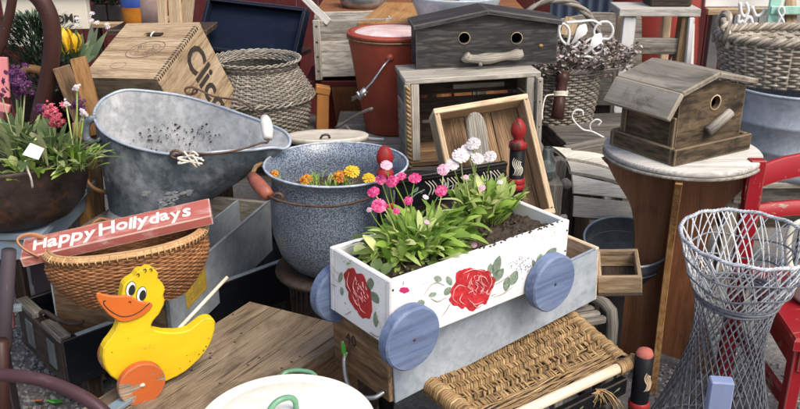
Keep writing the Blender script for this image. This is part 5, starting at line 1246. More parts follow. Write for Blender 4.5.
tag(m.build('wire_hooks', M['white metal']), 'curly white wire hooks lying over the grey plank box', 'hook')

# ------------------------------------------------------------------ birdhouse on a round table
TC = Vector((.900, 2.60, .795)); Rt_ = .243
t = thing('round_table', 'round wooden pedestal table with shaped brown panels under the birdhouse', 'table', (TC.x, TC.y, 0))
m = MB(); m.lathe([(.001, TC.z), (Rt_ - .003, TC.z), (Rt_, TC.z - .003), (Rt_, TC.z - .015), (Rt_ - .004, TC.z - .018), (.001, TC.z - .018)], 72, grainz=False); m.build('table_top', M['whitewashed wood'], t)
m = MB(); m.lathe([(Rt_ - .004, TC.z - .0185), (Rt_ + .002, TC.z - .020), (Rt_ + .002, TC.z - .028), (Rt_ - .01, TC.z - .032), (.001, TC.z - .032)], 72, grainz=False); m.build('under_rim', M['pale grey wood'], t)
prof = [(.004, TC.z - .033), (.232, TC.z - .033), (.228, TC.z - .06), (.20, TC.z - .11), (.165, TC.z - .16), (.138, TC.z - .21), (.122, TC.z - .28), (.116, TC.z - .36), (.120, TC.z - .45), (.133, TC.z - .54), (.155, TC.z - .63), (.185, TC.z - .72), (.205, TC.z - .78), (.205, .0), (.150, .0), (.12, .03), (.004, .05)]
prof = [(p.x, p.y) for p in spline([(a_, b_, 0) for a_, b_ in prof], 3)]
for a_ in (176, 252, 340, 80):
    m = MB(); m.prism(prof, .022, .002, TR((0, 0, 0), (0, 0, a_)), grain=1); o = m.build('pedestal_panel', M['cabinet wood'], t)
    o.data.materials.append(M['honey wood']); nz = Vector((-math.sin(rad(a_)), math.cos(rad(a_)), 0))
    for p_ in o.data.polygons: p_.material_index = 1 if abs(p_.normal.dot(nz)) < .8 else 0
# birdhouse
t = thing('barn_birdhouse', 'brown barn shaped birdhouse with round hole and stub perch on the round table', 'birdhouse', (.894, 2.612, .7965), (0, 0, 31))
w, d = .345, .272; ph = .052
bx('base_board', M['charcoal wood'], t, ((w - .03, d - .03, .02), (0, 0, .011)))
for sy in (-1, 1): bx('base_trim', M['birdhouse wood'], t, ((w, .016, ph), (0, sy * (d / 2 - .008), ph / 2)))
for sx in (-1, 1): bx('base_trim', M['birdhouse wood'], t, ((.016, d - .034, ph), (sx * (w / 2 - .008), 0, ph / 2)), grain=1)
bw, bd = .300, .222; hx_ = (-.15, .15)
G = [(-bw / 2, .02), (bw / 2, .02), (bw / 2, .188), (.055, .232), (-.068, .196), (-bw / 2, .125)]
G = [(-.150, .02), (.142, .02), (.142, .205), (-.017, .243), (-.142, .208), (-.150, .195)]
def gwall(y, hole):
    import bmesh
    m = MB(); Tt = .016
    if not hole: m.prism(G, Tt, .001, TR((0, y, 0))); return m
    bm = bmesh.new(); ov = [bm.verts.new((x, 0, z)) for x, z in G]; n0 = len(G); ed = [bm.edges.new((ov[i], ov[(i + 1) % n0])) for i in range(n0)]
    hv = [bm.verts.new((hole[0] + hole[2] * math.cos(a * math.pi / 12), 0, hole[1] + hole[2] * math.sin(a * math.pi / 12))) for a in range(24)]; ed += [bm.edges.new((hv[i], hv[(i + 1) % 24])) for i in range(24)]
    bmesh.ops.triangle_fill(bm, use_beauty=True, edges=ed); bm.verts.index_update(); V = [v.co.copy() for v in bm.verts]; Fc = [[v.index for v in f.verts] for f in bm.faces]; bm.free(); n = len(V)
    vs = [(p.x, y - Tt / 2, p.z) for p in V] + [(p.x, y + Tt / 2, p.z) for p in V]; fs = Fc + [[i + n for i in f[::-1]] for f in Fc]
    for r in (list(range(n0)), list(range(n0, n0 + 24))):
        for i in range(len(r)): a, b = r[i], r[(i + 1) % len(r)]; fs.append([a, b, b + n, a + n])
    m.add(vs, fs, [tuple(p) for p in vs], None, False); return m
gwall(-bd / 2 + .008, (.008, .168, .0205)).build('front_wall', M['birdhouse wood'], t); gwall(bd / 2 - .008, None).build('back_wall', M['birdhouse wood'], t)
bx('side_wall', M['birdhouse wood'], t, ((.014, bd - .034, .15), (-.142, 0, .10)), grain=1); bx('side_wall', M['birdhouse wood'], t, ((.014, bd - .034, .17), (.134, 0, .10)), grain=1)
for sy in (-1, 1): bx('corner_trim', M['birdhouse wood'], t, ((.008, .02, .12), (-bw / 2 - .004, sy * (bd / 2 - .012), .08)))
m = MB(); m.lathe([(.021, 0), (.0245, 0), (.0245, .0012), (.021, .0012)], 26, TR((.008, -bd / 2 - .0002, .168), (90, 0, 0))); m.build('hole_rim', M['pine'], t)
RD = bd + .045
def rboard(p, q, ext0, ext1, mat, yo=0):
    a_ = Vector((p[0], 0, p[1])); b_ = Vector((q[0], 0, q[1])); dd = (b_ - a_).normalized(); a_ = a_ - dd * ext0; b_ = b_ + dd * ext1; L = (b_ - a_).length; an = math.degrees(math.atan2(dd.z, dd.x)); nn = Vector((-dd.z, 0, dd.x))
    c = (a_ + b_) / 2 + nn * .0105; m = MB(); m.box((L, RD, .017), (c.x, yo, c.z), (0, -an, 0), ch=.003, grain=1); return m.build('roof_panel', mat, t)
rboard((-.205, .140), (-.160, .2085), .0, .006, M['birdhouse roof'], 0); rboard((-.160, .208), (-.017, .248), .002, .006, M['birdhouse roof'], .0); rboard((-.017, .248), (.165, .208), -.004, .0, M['birdhouse roof'], 0)
m = MB(); m.tube([(-.022, -bd / 2 - .012, .085), (.035, -bd / 2 - .020, .122), (.057, -bd / 2 - .022, .136)], [.016, .015, .014], 12); m.build('perch', M['driftwood'], t)

# ------------------------------------------------------------------ wire plant stand
SX, SY = .912, 2.10
t = thing('wire_plant_stand', 'tall hourglass plant stand of painted grey wire with a woven basket top', 'plant stand', (SX, SY, 0), (4.0, 0, 0))
zr, zw = .722, .548; Rr_, Rw = .170, .106
def rb(z): 
    q = (z - zw) / (zr - zw); return Rw + (Rr_ - Rw) * (q ** .75)
mA = MB(); mBw = MB()
for k in range(48):
    a0 = k * 2 * math.pi / 48
    for s_, m in ((-1, mA), (1, mBw)):
        tw = s_ * U(.35, .75); jj = U(-.06, .06)
        m.tube([(rb(zw + (zr - zw) * q / 7) * math.cos(a0 + jj + tw * q / 7), rb(zw + (zr - zw) * q / 7) * math.sin(a0 + jj + tw * q / 7), zw + (zr - zw) * q / 7) for q in range(8)], U(.0015, .0024), 5, flat=1)
mA.build('basket_wires', M['stand wire'], t); mBw.build('pale_wires', M['white metal'], t)
m = MB(); pth = [Vector((Rr_ * math.cos(a * math.pi / 60), Rr_ * math.sin(a * math.pi / 60), zr + .002 * math.sin(a * .7))) for a in range(120)]
helix_rim(m, pth, .0032, 34, 3, .0032); m.build('top_ring', M['stand wire'], t)
m = MB()
for q, zz in enumerate((0, .008, -.007)): m.tube([((Rw + .004 - q * .001) * math.cos(a * math.pi / 40), (Rw + .004 - q * .001) * math.sin(a * math.pi / 40), zw + zz + .003 * math.sin(a * .16 + q)) for a in range(80)], .0042, 7, True)
for zz in (.60, .655): m.tube([((rb(zz) + .003) * math.cos(a * math.pi / 40), (rb(zz) + .003) * math.sin(a * math.pi / 40), zz + .007 * math.sin(a * .35 + zz * 9)) for a in range(80)], .003, 6, True)
m.build('waist_ring', M['stand wire dark'], t)
Rb_ = .205; nW = 36
m = MB()
for k in range(nW):
    a0 = k * 2 * math.pi / nW
    for s_ in (-1, 1):
        tw = s_ * 1.55
        A0 = Vector((Rb_ * math.cos(a0 - tw / 2), Rb_ * math.sin(a0 - tw / 2), .012)); A1 = Vector(((Rw + .002) * math.cos(a0 + tw / 2), (Rw + .002) * math.sin(a0 + tw / 2), zw))
        m.tube([A0.lerp(A1, q / 6) + Vector((0, 0, 0)) for q in range(7)], .0020, 6)
m.build('lattice_wires', M['stand wire dark'], t)
m = MB()
for zz, rr in ((.012, Rb_), (.02, Rb_ - .003)): m.tube([(rr * math.cos(a * math.pi / 40), rr * math.sin(a * math.pi / 40), zz) for a in range(80)], .005, 7, True)
m.build('base_ring', M['stand wire dark'], t)
o = bx('lavender_post', M['lavender paint'], None, ((.048, .030, .60), (0, 0, .30)), grain=2); p = atz(722, 379, .60); o.location = (p.x - .0, p.y, 0); o.rotation_euler = (rad(0), rad(0), rad(-8)); tag(o, 'lavender blue painted wooden post in front of the wire plant stand', 'post')

# ------------------------------------------------------------------ red chair at the edge
t = thing('red_chair', 'worn red painted wooden chair behind the wire plant stand', 'chair', (0, 0, 0))
sl = [atz(752, 290, .45), atz(770, 336, .45)]; 
c0, c1 = Vector((1.10, 2.46, .45)), Vector((1.055, 1.99, .45)); c2, c3 = Vector((1.50, 1.94, .45)), Vector((1.52, 2.42, .45))
m = MB(); o_ = [c1, c2, c3, c0]
cc = sum(o_, Vector()) / 4
V = [p + (cc - p).normalized() * .008 for p in o_] + [p - Vector((0, 0, .008)) for p in o_] + [p - Vector((0, 0, .036)) for p in o_]
m.add(V, [[0, 1, 2, 3]] + [[l + k, l + 4 + k, l + 4 + (k + 1) % 4, l + (k + 1) % 4] for l in (0, 4) for k in range(4)] + [[11, 10, 9, 8]], None, None, False); m.build('seat', M['chair red'], t)
m = MB(); m.board(c1 + Vector((.03, .03, -.075)), c0 + Vector((.03, -.03, -.075)), .07, .02); m.build('seat_apron', M['chair red'], t)
m = MB(); m.board(c1 + Vector((.03, .025, -.075)), c2 + Vector((-.03, .025, -.075)), .07, .02); m.build('seat_apron', M['chair red'], t)
for p in (c1 + Vector((.035, .04, 0)), c2 + Vector((-.035, .04, 0))): bx('leg', M['chair red'], t, ((.036, .036, .412), (p.x, p.y, .206)))
for p, ln in ((c0 + Vector((.02, -.01, 0)), 0), (c3 + Vector((-.02, -.01, 0)), 0)): bx('back_leg', M['chair red'], t, ((.048, .036, .80), (p.x - .03, p.y + .02, .40)))
pa = atY(748, 180, 2.48); 
m = MB(); P = [atY(744, 187, 2.47), atY(757, 177, 2.475), atY(774, 170, 2.485), atY(792, 165.5, 2.495), atY(812, 163, 2.50), atY(850, 166, 2.49), atY(880, 176, 2.47)]; P = spline(P, 5)
up = Vector((0, 0, 1)); rows = [[p + Vector((0, -.012, -.036)) for p in P], [p + Vector((0, -.012, .034)) for p in P], [p + Vector((0, -.004, .040)) for p in P], [p + Vector((0, .012, .034)) for p in P], [p + Vector((0, .012, -.036)) for p in P], [p + Vector((0, -.012, -.036)) for p in P]]
m.grid(rows); m.build('back_rail', M['chair red'], t)
m = MB(); P = spline([atY(748, 212, 2.47), atY(780, 208, 2.485), atY(812, 207, 2.49), atY(875, 214, 2.47)], 5); rows = [[p + Vector((0, yy, zz)) for p in P] for yy, zz in ((-.009, -.024), (-.009, .024), (.009, .024), (.009, -.024), (-.009, -.024))]; m.grid(rows); m.build('back_slat', M['chair red'], t)
m = MB(); m.board(c1 + Vector((.035, .04, -.23)), c0 + Vector((.0, -.02, -.23)), .04, .02); m.board(c1 + Vector((.035, .04, -.28)), c2 + Vector((-.035, .04, -.28)), .04, .02); m.build('stretcher', M['chair red'], t)
J = Vector((1.235, 2.22, .4525)); t = thing('enamel_jug', 'white enamel jug with a looped handle on the red chair seat', 'jug', J, (0, 0, 0))
m = MB(); m.lathe([(.001, .002), (.085, .002), (.095, .02), (.092, .10), (.07, .17), (.066, .20), (.074, .235), (.078, .238), (.072, .235), (.062, .2), (.066, .17), (.088, .1), (.088, .02), (.001, .008)], 40); m.build('body', M['cream enamel'], t)
m = MB(); m.tube(spline([(-.066, -.03, .215), (-.10, -.02, .25), (-.135, -.02, .235), (-.14, -.02, .18), (-.12, -.02, .11), (-.088, -.03, .075)], 6), .011, 8, flat=.7); m.build('handle', M['cream enamel'], t)

# ------------------------------------------------------------------ galvanised tub and woven basket
TB = Vector((1.52, 3.22, .0)); 
t = thing('galvanized_tub', 'ribbed galvanized wash tub holding the large woven basket', 'tub', (TB.x, TB.y, .53))
rt = .235
m = MB(); pr = [(.001, 0), (rt * .92, 0), (rt * .93, .02), (rt * .95, .10), (rt * .965, .105), (rt * .95, .112), (rt * .965, .20), (rt * .985, .206), (rt * .97, .213), (rt * .985, .30), (rt, .31), (rt * 1.0, .325)]; m.lathe(pr, 56); m.lathe([(rt * .99, .325), (rt * .96, .2), (rt * .92, .01), (.001, .01)], 48); m.build('body', M['tub zinc'], t)
m = MB(); m.tube([(rt * math.cos(a * .1047), rt * math.sin(a * .1047), .326) for a in range(60)], .006, 8, True); m.build('rolled_rim', M['tub zinc'], t)
plank_table('tub_stand', 'low grey stand under the galvanized wash tub', 'stand', (TB.x, TB.y + .02, 0), (0, 0, 0), .56, .46, .528, M['grey wood'], 4)
WB = Vector((1.505, 3.26, .865)); t = thing('woven_basket', 'large pale woven laundry basket with twisted handle sitting in the galvanized tub', 'basket', WB)
ba, bb, bh_ = .285, .20, .165
def Pw(u, tt):
    k = .86 + .14 * tt; a = 2 * math.pi * u; return Vector((ba * k * math.cos(a), bb * k * math.sin(a), tt * bh_)), Vector((math.cos(a) * bb, math.sin(a) * ba, 0)).normalized()
m = MB(); weave(m, Pw, 15, 52, .0062, .0062, 1.0); stakes(m, Pw, 40, .007); m.grid([[Pw(k / 40, j / 4)[0] - Pw(k / 40, j / 4)[1] * .006 for k in range(40)] for j in range(5)], True); m.add([Pw(k / 40, 0)[0] for k in range(40)], [list(range(40))], None, None, False); m.build('body', M['pale wicker'], t)
m = MB(); pth = [Pw(k / 120, 1)[0] + Vector((0, 0, .012)) for k in range(120)]; helix_rim(m, pth, .011, 18, 4, .0078); m.build('braided_rim', M['pale wicker'], t)
m = MB(); hp_ = spline([Vector((-ba + .012, -.06, bh_ - .02)), Vector((-ba - .004, -.055, bh_ + .05)), Vector((-ba + .01, -.02, bh_ + .085)), Vector((-ba + .02, .03, bh_ + .08)), Vector((-ba + .012, .07, bh_ + .03)), Vector((-ba + .02, .08, bh_ - .02))], 6)
for q in range(3): m.tube([p + Vector((.012 * math.cos(i * .55 + q * 2.1), .008 * math.sin(i * .55 + q * 2.1), .010 * math.sin(i * .55 + q * 2.1))) for i, p in enumerate(hp_)], .0095, 7)
m.build('handle', M['pale wicker'], t); m = MB(); m.tube([Vector((-p.x, p.y, p.z)) for p in hp_], .016, 8); m.build('handle', M['pale wicker'], t)

# ------------------------------------------------------------------ handled basket with dried flowers
FB = Vector((.635, 3.46, .66)); t = thing('handled_basket', 'grey wicker basket with arched handle filled with dried flowers', 'basket', FB)
ra_, rb2, fh = .195, .15, .225
def Pf(u, tt):
    k = .84 + .16 * tt; a = 2 * math.pi * u; return Vector((ra_ * k * math.cos(a), rb2 * k * math.sin(a), tt * fh)), Vector((math.cos(a), math.sin(a), 0))
m = MB(); weave(m, Pf, 20, 44, .0048, .0052); stakes(m, Pf, 44, .004); m.grid([[Pf(k / 44, j / 4)[0] - Pf(k / 44, j / 4)[1] * .006 for k in range(44)] for j in range(5)], True); m.add([Pf(k / 44, 0)[0] for k in range(44)], [list(range(44))], None, None, False); m.build('body', M['grey wicker'], t)
m = MB(); helix_rim(m, [Pf(k / 90, 1)[0] for k in range(90)], .007, 18, 3, .006); m.build('rim', M['grey wicker'], t)
hA = [Vector((-ra_ + .01, 0, fh - .05)), Vector((-ra_ + .01, 0, fh + .08)), Vector((-ra_ * .78, 0, fh + .19)), Vector((-ra_ * .3, 0, fh + .255)), Vector((ra_ * .25, 0, fh + .25)), Vector((ra_ * .72, 0, fh + .18)), Vector((ra_ - .01, 0, fh + .07)), Vector((ra_ - .01, 0, fh - .05))]; hA = spline(hA, 8)
m = MB()
for q in range(3): m.tube([p + Vector((.006 * math.cos(i * .45 + q * 2.1), .009 * math.sin(i * .45 + q * 2.1), .006 * math.cos(i * .45 + q * 2.1))) for i, p in enumerate(hA)], .0085, 7)
m.build('arched_handle', M['grey wicker'], t)
m = MB(); sm = MB()
for k in range(400):
    a = U(0, 6.28); r = math.sqrt(U(0, 1)); c = Vector((FB.x + .06 + .27 * r * math.cos(a), FB.y - .03 + .17 * r * math.sin(a), FB.z + fh + U(-.02, .085) + .03 * (1 - r)))
    if c.x > FB.x + .28 and c.z < FB.z + fh: continue
    for q in range(6):
        d_ = Vector((U(-1, 1), U(-1, 1), U(-.3, 1))).normalized() * U(.014, .030); m.leaf(c, c + d_, U(.012, .022), curl=.3, n=3)
    sm.tube([Vector((FB.x + .02 + U(-.08, .08), FB.y, FB.z + fh - .05)), c], .0014, 4)
t = thing('dried_flowers', 'bunch of dried silvery grey flowers in the handled basket', 'dried flowers', (FB.x + .06, FB.y, FB.z + fh)); mt = Matrix.Translation(-Vector((FB.x + .06, FB.y, FB.z + fh)))
for mm, nm, mk in ((m, 'blossoms', 'dry flower'), (sm, 'stems', 'dry flower')): mm.v = [mt @ v for v in mm.v]; mm.build(nm, M[mk], t)
m = MB(); Yc = 3.40
for pts in ([(562, 53), (568, 42), (569, 29), (563, 23), (559, 29), (562, 40), (573, 47), (580, 41)], [(585, 55), (584, 44), (592, 38), (601, 42), (602, 50), (595, 53), (591, 47)], [(596, 40), (594, 30), (600, 22), (609, 22), (613, 30), (609, 38), (601, 38)], [(566, 22), (580, 21), (592, 20), (601, 24)], [(572, 52), (578, 56), (588, 56), (598, 60)]): scroll(m, pts, Yc, .0055)
for px, py in ((577, 36), (592, 45)): c = atY(px, py, Yc); m.leaf(c + Vector((-.02, 0, -.03)), c + Vector((.03, 0, .05)), .045, up=(0, -1, 0), curl=.1)
tag(m.build('scroll_stand', M['white metal']), 'white wrought metal scrollwork with leaves standing in the handled basket', 'scrollwork')
m = MB(); m.board(atY(572, 18, 3.62), atY(558, 60, 3.55), .012, .06, up=(0, -1, 0)); tag(m.build('wooden_lath', M['crate wood']), 'pale wooden slat slanting inside the basket handle', 'slat')
# ------------------------------------------------------------------ step stool and things along the right back
t = thing('step_stool', 'weathered wooden step stool with one white leg behind the barn birdhouse', 'step stool', (1.065, 3.62, .0), (0, 0, -2))
bx('top_board', M['whitewashed wood'], t, ((.33, .20, .032), (0, 0, 1.088)))
bx('front_leg', M['ladder white'], t, ((.052, .035, 1.07), (-.125, -.07, .534), (0, 1, 0))); bx('front_leg', M['brown wood'], t, ((.05, .07, 1.07), (.108, -.05, .534), (0, 1.5, 0))); bx('front_leg', M['ladder white'], t, ((.022, .05, 1.07), (.150, -.08, .534), (0, -2, 0)))
bx('cross_rail', M['grey wood'], t, ((.24, .022, .066), (-.0, -.06, .945)))
for sx in (-1, 1): bx('back_leg', M['pine'], t, ((.035, .035, 1.07), (sx * .10, .11, .534), (-6, 0, 0)))
o = bx('dark_box', M['dark wood'], None, ((.17, .14, .10), (0, 0, .05)), ch=.006); o.location = (1.12, 3.64, 1.105); tag(o, 'small dark wooden box on top of the step stool', 'box')
m = MB(); m.lathe([(.001, 0), (.19, 0), (.215, .3), (.20, .6), (.19, .62)], 40); o = m.build('red_drum', M['barn red']); o.location = (1.22, 4.12, .50); tag(o, 'large dull red drum standing behind the step stool', 'drum')
bx('drum_block', M['dark wood'], None, ((.4, .4, .49), (1.22, 4.12, .245))); tag(bpy.data.objects['drum_block'], 'dark block under the large red drum', 'wood block')
m = MB(); m.prism([(-.12, -.1), (.06, -.1), (.06, .19), (.045, .19)], .02, .002); o = m.build('leaning_board', M['white board']); o.location = atY(680, 66, 3.85); o.rotation_euler = (rad(-12), 0, rad(6)); tag(o, 'triangular white board leaning behind the step stool rail', 'board')
hb_ = [(-.30, -.3), (.30, -.3), (.30, .02), (.24, .09), (.10, .125), (-.05, .13), (-.20, .10), (-.30, .04)]
m = MB(); m.prism(hb_, .025, .003); o = m.build('grey_headboard', M['grey wood']); p = atY(603, 40, 3.95); o.location = p; o.rotation_euler = (rad(-6), 0, 0); tag(o, 'curved grey wooden headboard behind the handled basket', 'headboard')
bx('headboard_stand', M['dark wood'], None, ((.5, .2, p.z - .31), (p.x, 4.06, (p.z - .31) / 2))); tag(bpy.data.objects['headboard_stand'], 'dark stand under the curved grey headboard', 'stand')
t = thing('hook_rack', 'white hook rail with tan shelf edge above the woven basket', 'hook rail', (1.9, 4.0, 1.09))
bx('board', M['white board'], t, ((.92, .02, .22), (-.02, .04, .06))); bx('shelf_edge', M['crate wood'], t, ((.92, .05, .028), (-.02, .0, -.065)))
bx('post', M['grey wall'], t, ((.05, .05, 1.0), (-.40, .09, -.585))); bx('post', M['grey wall'], t, ((.05, .05, 1.0), (.35, .09, -.585)))
for i, px in enumerate((738, 745, 756)):
    m = MB(); T_ = Vector((1.9, 4.0, 1.09))
    def hk(pts): m.tube([p - T_ for p in spline([atY(a_, b_, 3.93) for a_, b_ in pts], 6)], .0085, 7)
    if i == 0: hk([(740, 2), (741, 12), (745, 16), (748, 10), (746, 2)]); hk([(739, 14), (738, 22), (743, 20)])
    elif i == 1: hk([(749, 16), (745, 20), (744, 27), (749, 30), (752, 25), (751, 18), (748, 16)])
    else: hk([(752, 6), (756, 15), (762, 13), (766, 8)])
    m.build('wire_hook', M['white metal'], t)
t = thing('mint_trellis', 'mint green metal trellis with scrolls above the woven basket', 'trellis', atY(771, 28, 3.90))
o0 = atY(771, 28, 3.90); m = MB(); m.board((0, 0, -.60), (0, 0, .30), .05, .02, up=(1, 0, 0)); m.board((-.02, -.012, .085), (.32, -.012, .085), .035, .012); m.board((.30, 0, -.60), (.30, 0, .30), .04, .02, up=(1, 0, 0)); m.build('frame', M['mint metal'], t)
m = MB(); m.tube([p - o0 for p in spline([atY(a_, b_, 3.87) for a_, b_ in ((776, 30), (779, 20), (784, 12), (782, 6), (778, 10), (783, 20), (786, 30))], 6)], .006, 7); m.build('scroll', M['white metal'], t)
bx('trellis_base', M['dark wood'], None, ((.5, .2, o0.z - .60), (o0.x + .14, 3.95, (o0.z - .60) / 2))); tag(bpy.data.objects['trellis_base'], 'dark wooden base under the mint green trellis', 'base')
m = MB(); m.board(atY(792, 60, 3.95), atY(790, -12, 4.05), .02, .05, up=(0, -1, 0)); tag(m.build('tan_post', M['crate wood']), 'tan wooden post at the edge behind the mint trellis', 'post')
# ------------------------------------------------------------------ centre back: cabinets
t = thing('brown_cabinet', 'dark brown wooden cabinet in the shade behind the pale slatted crate', 'cabinet', (.10, 4.30, 0))
bx('body', M['cabinet wood'], t, ((.95, .36, .98), (0, 0, .49)), ch=.006); bx('top', M['cabinet wood'], t, ((1.0, .42, .03), (0, 0, .997)))
for x in (-.3, 0, .3): bx('door', M['cabinet wood'], t, ((.27, .016, .7), (x, -.19, .5)))
for x in (-.2, .1, .2): bx('knob', M['steel wire'], t, ((.02, .02, .02), (x, -.21, .75)), ch=.008)
o = bx('tan_table_leaf', M['honey wood'], None, ((.34, .5, .025), (0, 0, 0))); o.location = atY(410, 15, 3.75); o.rotation_euler = (rad(2), 0, rad(-12)); tag(o, 'orange brown table leaf between the red bucket and pale slatted crate', 'table leaf')
bx('leaf_support', M['dark wood'], None, ((.2, .3, o.location.z - .015), (o.location.x + .02, 3.82, (o.location.z - .015) / 2))); tag(bpy.data.objects['leaf_support'], 'dark support under the orange brown table leaf', 'support')
t = thing('silver_kettle', 'dull silver kettle on the brown cabinet', 'kettle', (-.18, 4.24, 1.0125)); m = MB(); m.lathe([(.001, 0), (.1, 0), (.115, .03), (.11, .09), (.06, .125), (.02, .14), (.001, .15)], 32); m.build('body', M['steel wire'], t); m = MB(); m.tube(spline([(-.09, 0, .1), (-.08, 0, .2), (.08, 0, .2), (.09, 0, .1)], 6), .009, 8); m.build('handle', M['black paint'], t)
# ------------------------------------------------------------------ left back
t = thing('welcome_board', 'cream box shaped welcome sign behind the bentwood hoop', 'sign', atY(47, 10, 3.60), (0, 0, 4)); 
bx('board', M['cream paint'], t, ((.34, .06, .15), (0, 0, 0)), ch=.004); bx('lower_block', M['cream paint'], t, ((.17, .05, .07), (-.09, .0, -.112)), ch=.004); bx('roof_board', M['cream paint'], t, ((.40, .12, .018), (0, 0, .086)))
m = MB(); text_mb(m, 'WELCOME', .050, TR((-.105, -.0312, -.045), (90, 0, 0)), jitter=.12, bold=.014, spacing=.6); m.build('lettering', M['ink'], t)
bx('sign_post', M['dark wood'], None, ((.06, .05, .95), (atY(47, 10, 3.6).x - .02, 3.63, .475))); tag(bpy.data.objects['sign_post'], 'dark post behind the shrub carrying the cream welcome sign', 'post')
t = thing('potted_conifer', 'small dark green potted conifer behind the bentwood hoop', 'plant', (atY(40, 60, 3.15).x, 3.15, .80))
m = MB(); m.lathe([(.001, -.10), (.10, -.10), (.13, .08), (.135, .08), (.12, .06), (.001, .06)], 28); m.build('pot', M['old iron'], t)
m = MB()
for k in range(3000):
    a = U(0, 6.28); h_ = U(0, 1); r = (.20 * (1 - h_ * .55)) * math.sqrt(U(.1, 1)) * (1 + .25 * math.sin(a * 3 + h_ * 9)); c = Vector((r * math.cos(a), r * math.sin(a) * .7, .05 + h_ * .27)); d_ = Vector((math.cos(a), math.sin(a), U(.2, 1.0))).normalized() * U(.03, .06); m.leaf(c, c + d_, U(.005, .010), curl=.1, n=2)
m.build('needles', M['conifer'], t)
plank_table('conifer_stand', 'dark low stand under the potted conifer and tulips', 'stand', (-1.20, 3.16, 0), (0, 0, 0), .75, .34, .698, M['dark wood'], 3)
tb = atY(78, 62, 3.12); t = thing('tulip_plant', 'yellow tulips with pale green leaves beside the lettered crate', 'flower', (tb.x + .04, 3.12, .80))
m = MB(); o0 = Vector(t.location); 
for a_, b_, w_ in (((70, 62), (64, 35), .05), ((75, 62), (82, 33), .05), ((80, 62), (95, 36), .045), ((72, 60), (88, 44), .05), ((84, 60), (104, 40), .045), ((78, 60), (76, 28), .04), ((88, 60), (91, 22), .03), ((88, 58), (98, 26), .03), ((92, 58), (108, 30), .028), ((66, 60), (60, 46), .04), ((82, 58), (70, 48), .05), ((76, 60), (97, 50), .05)): m.leaf(atY(*a_, 3.14 + U(-.05, .05)) - o0, atY(*b_, 3.10 + U(-.06, .06)) - o0, w_, up=(U(-.2, .2), -1, .2), curl=U(-.1, .1), shape='strap', n=6)
m.build('leaves', M['tulip leaf'], t)
for px, py in ((66.5, 45), (74, 43), (64, 38)):
    m = MB(); c = atY(px, py, 3.08) - o0
    for k in range(6): a = k * 1.05; m.leaf(c + Vector((.010 * math.cos(a), .010 * math.sin(a), -.03)), c + Vector((.012 * math.cos(a), .012 * math.sin(a), .04)), .022, up=(math.cos(a), math.sin(a), 0), curl=.2, n=5)
    m.build('tulip_flower', M['petal yellow'], t)
m = MB()
for px, py in ((91.5, 20), (92, 13), (97, 22), (107, 24), (108, 27), (77, 18), (76.5, 24)):
    c = atY(px, py, 3.08) - o0; head(m, c, .011, (0, -.5, .8), 7, .6, 2)
m.build('white_blossoms', M['petal white'], t)
t = thing('dark_pot', 'round dark pot holding the tulips behind the brown boards', 'pot', (tb.x + .04, 3.12, .70)); m = MB(); m.lathe([(.001, 0), (.08, 0), (.11, .1), (.115, .1), (.1, .085), (.001, .085)], 28); m.build('body', M['old iron'], t)
t = thing('plant_shelf', 'small tan shelf with dark brackets against the maroon shed wall', 'shelf', atY(128, 21, 4.2)); s0 = atY(128, 21, 4.2)
bx('shelf_board', M['crate wood'], t, ((.36, .24, .022), (0, 0, 0))); bx('leg', M['dark wood'], t, ((.03, .03, s0.z - .012), (-.15, 0, -(s0.z + .01) / 2 + .0))); bx('leg', M['dark wood'], t, ((.03, .03, s0.z - .012), (.15, 0, -(s0.z + .01) / 2)))
for px in (102, 117):
    p = atY(px, 17, 4.16); t = thing('herb_pot', 'dark green herb pot on the tan shelf, ' + ('nearer the welcome sign' if px == 102 else 'nearer the blue pack'), 'potted plant', (p.x, p.y, s0.z + .012), group='herb pots on the shelf')
    bx('pot', M['black'], t, ((.07, .07, .08), (0, 0, .04)), ch=.008); m = MB()
    for k in range(260): a = U(0, 6.28); c = Vector((.05 * math.cos(a) * U(0, 1), .05 * math.sin(a) * U(0, 1), U(.075, .15))); m.leaf(c, c + Vector((U(-.04, .04), U(-.04, .04), U(0, .05))), .016, curl=.2, n=3)
    m.build('foliage', M['conifer'], t)
plank_table('pack_stand', 'dark stand behind the lettered crate carrying the blue pack and crock', 'stand', (-1.03, 3.74, 0), (0, 0, 0), .42, .24, 1.00, M['dark wood'], 2)
p = atY(136, 20, 3.68); t = thing('blue_pack', 'blue and amber plastic pack standing behind the lettered crate', 'pack', (p.x, p.y, 1.002)); m = MB(); m.lathe([(.001, 0), (.05, 0), (.055, .04), (.056, .09)], 20); m.build('amber_base', M['amber pack'], t); m = MB(); m.lathe([(.056, .0905), (.058, .12), (.05, .16), (.02, .22), (.001, .23)], 20); m.build('blue_top', M['blue pack'], t)
p = atY(151, 14, 3.70); t = thing('crock', 'mottled stoneware crock beside the blue pack', 'crock', (p.x, p.y, 1.002)); m = MB(); m.lathe([(.001, 0), (.065, 0), (.068, .15), (.06, .17)], 28); m.build('body', M['crock'], t); m = MB(); m.lathe([(.06, .1705), (.064, .175), (.064, .20), (.001, .21)], 28); m.build('lid', M['white metal'], t)
p = atY(176, 16, 3.66); t = thing('wooden_chair_back', 'pale pine board rack standing behind the lettered crate', 'rack', (p.x, p.y, 1.002), (0, 0, -12))
for x, w_, h_, a_ in ((-.05, .045, .30, 4), (.0, .055, .19, 2), (.048, .05, .15, 12)): bx('board', M['pine'], t, ((w_, .02, h_), (x, x * .3, h_ / 2), (0, a_, 0)))
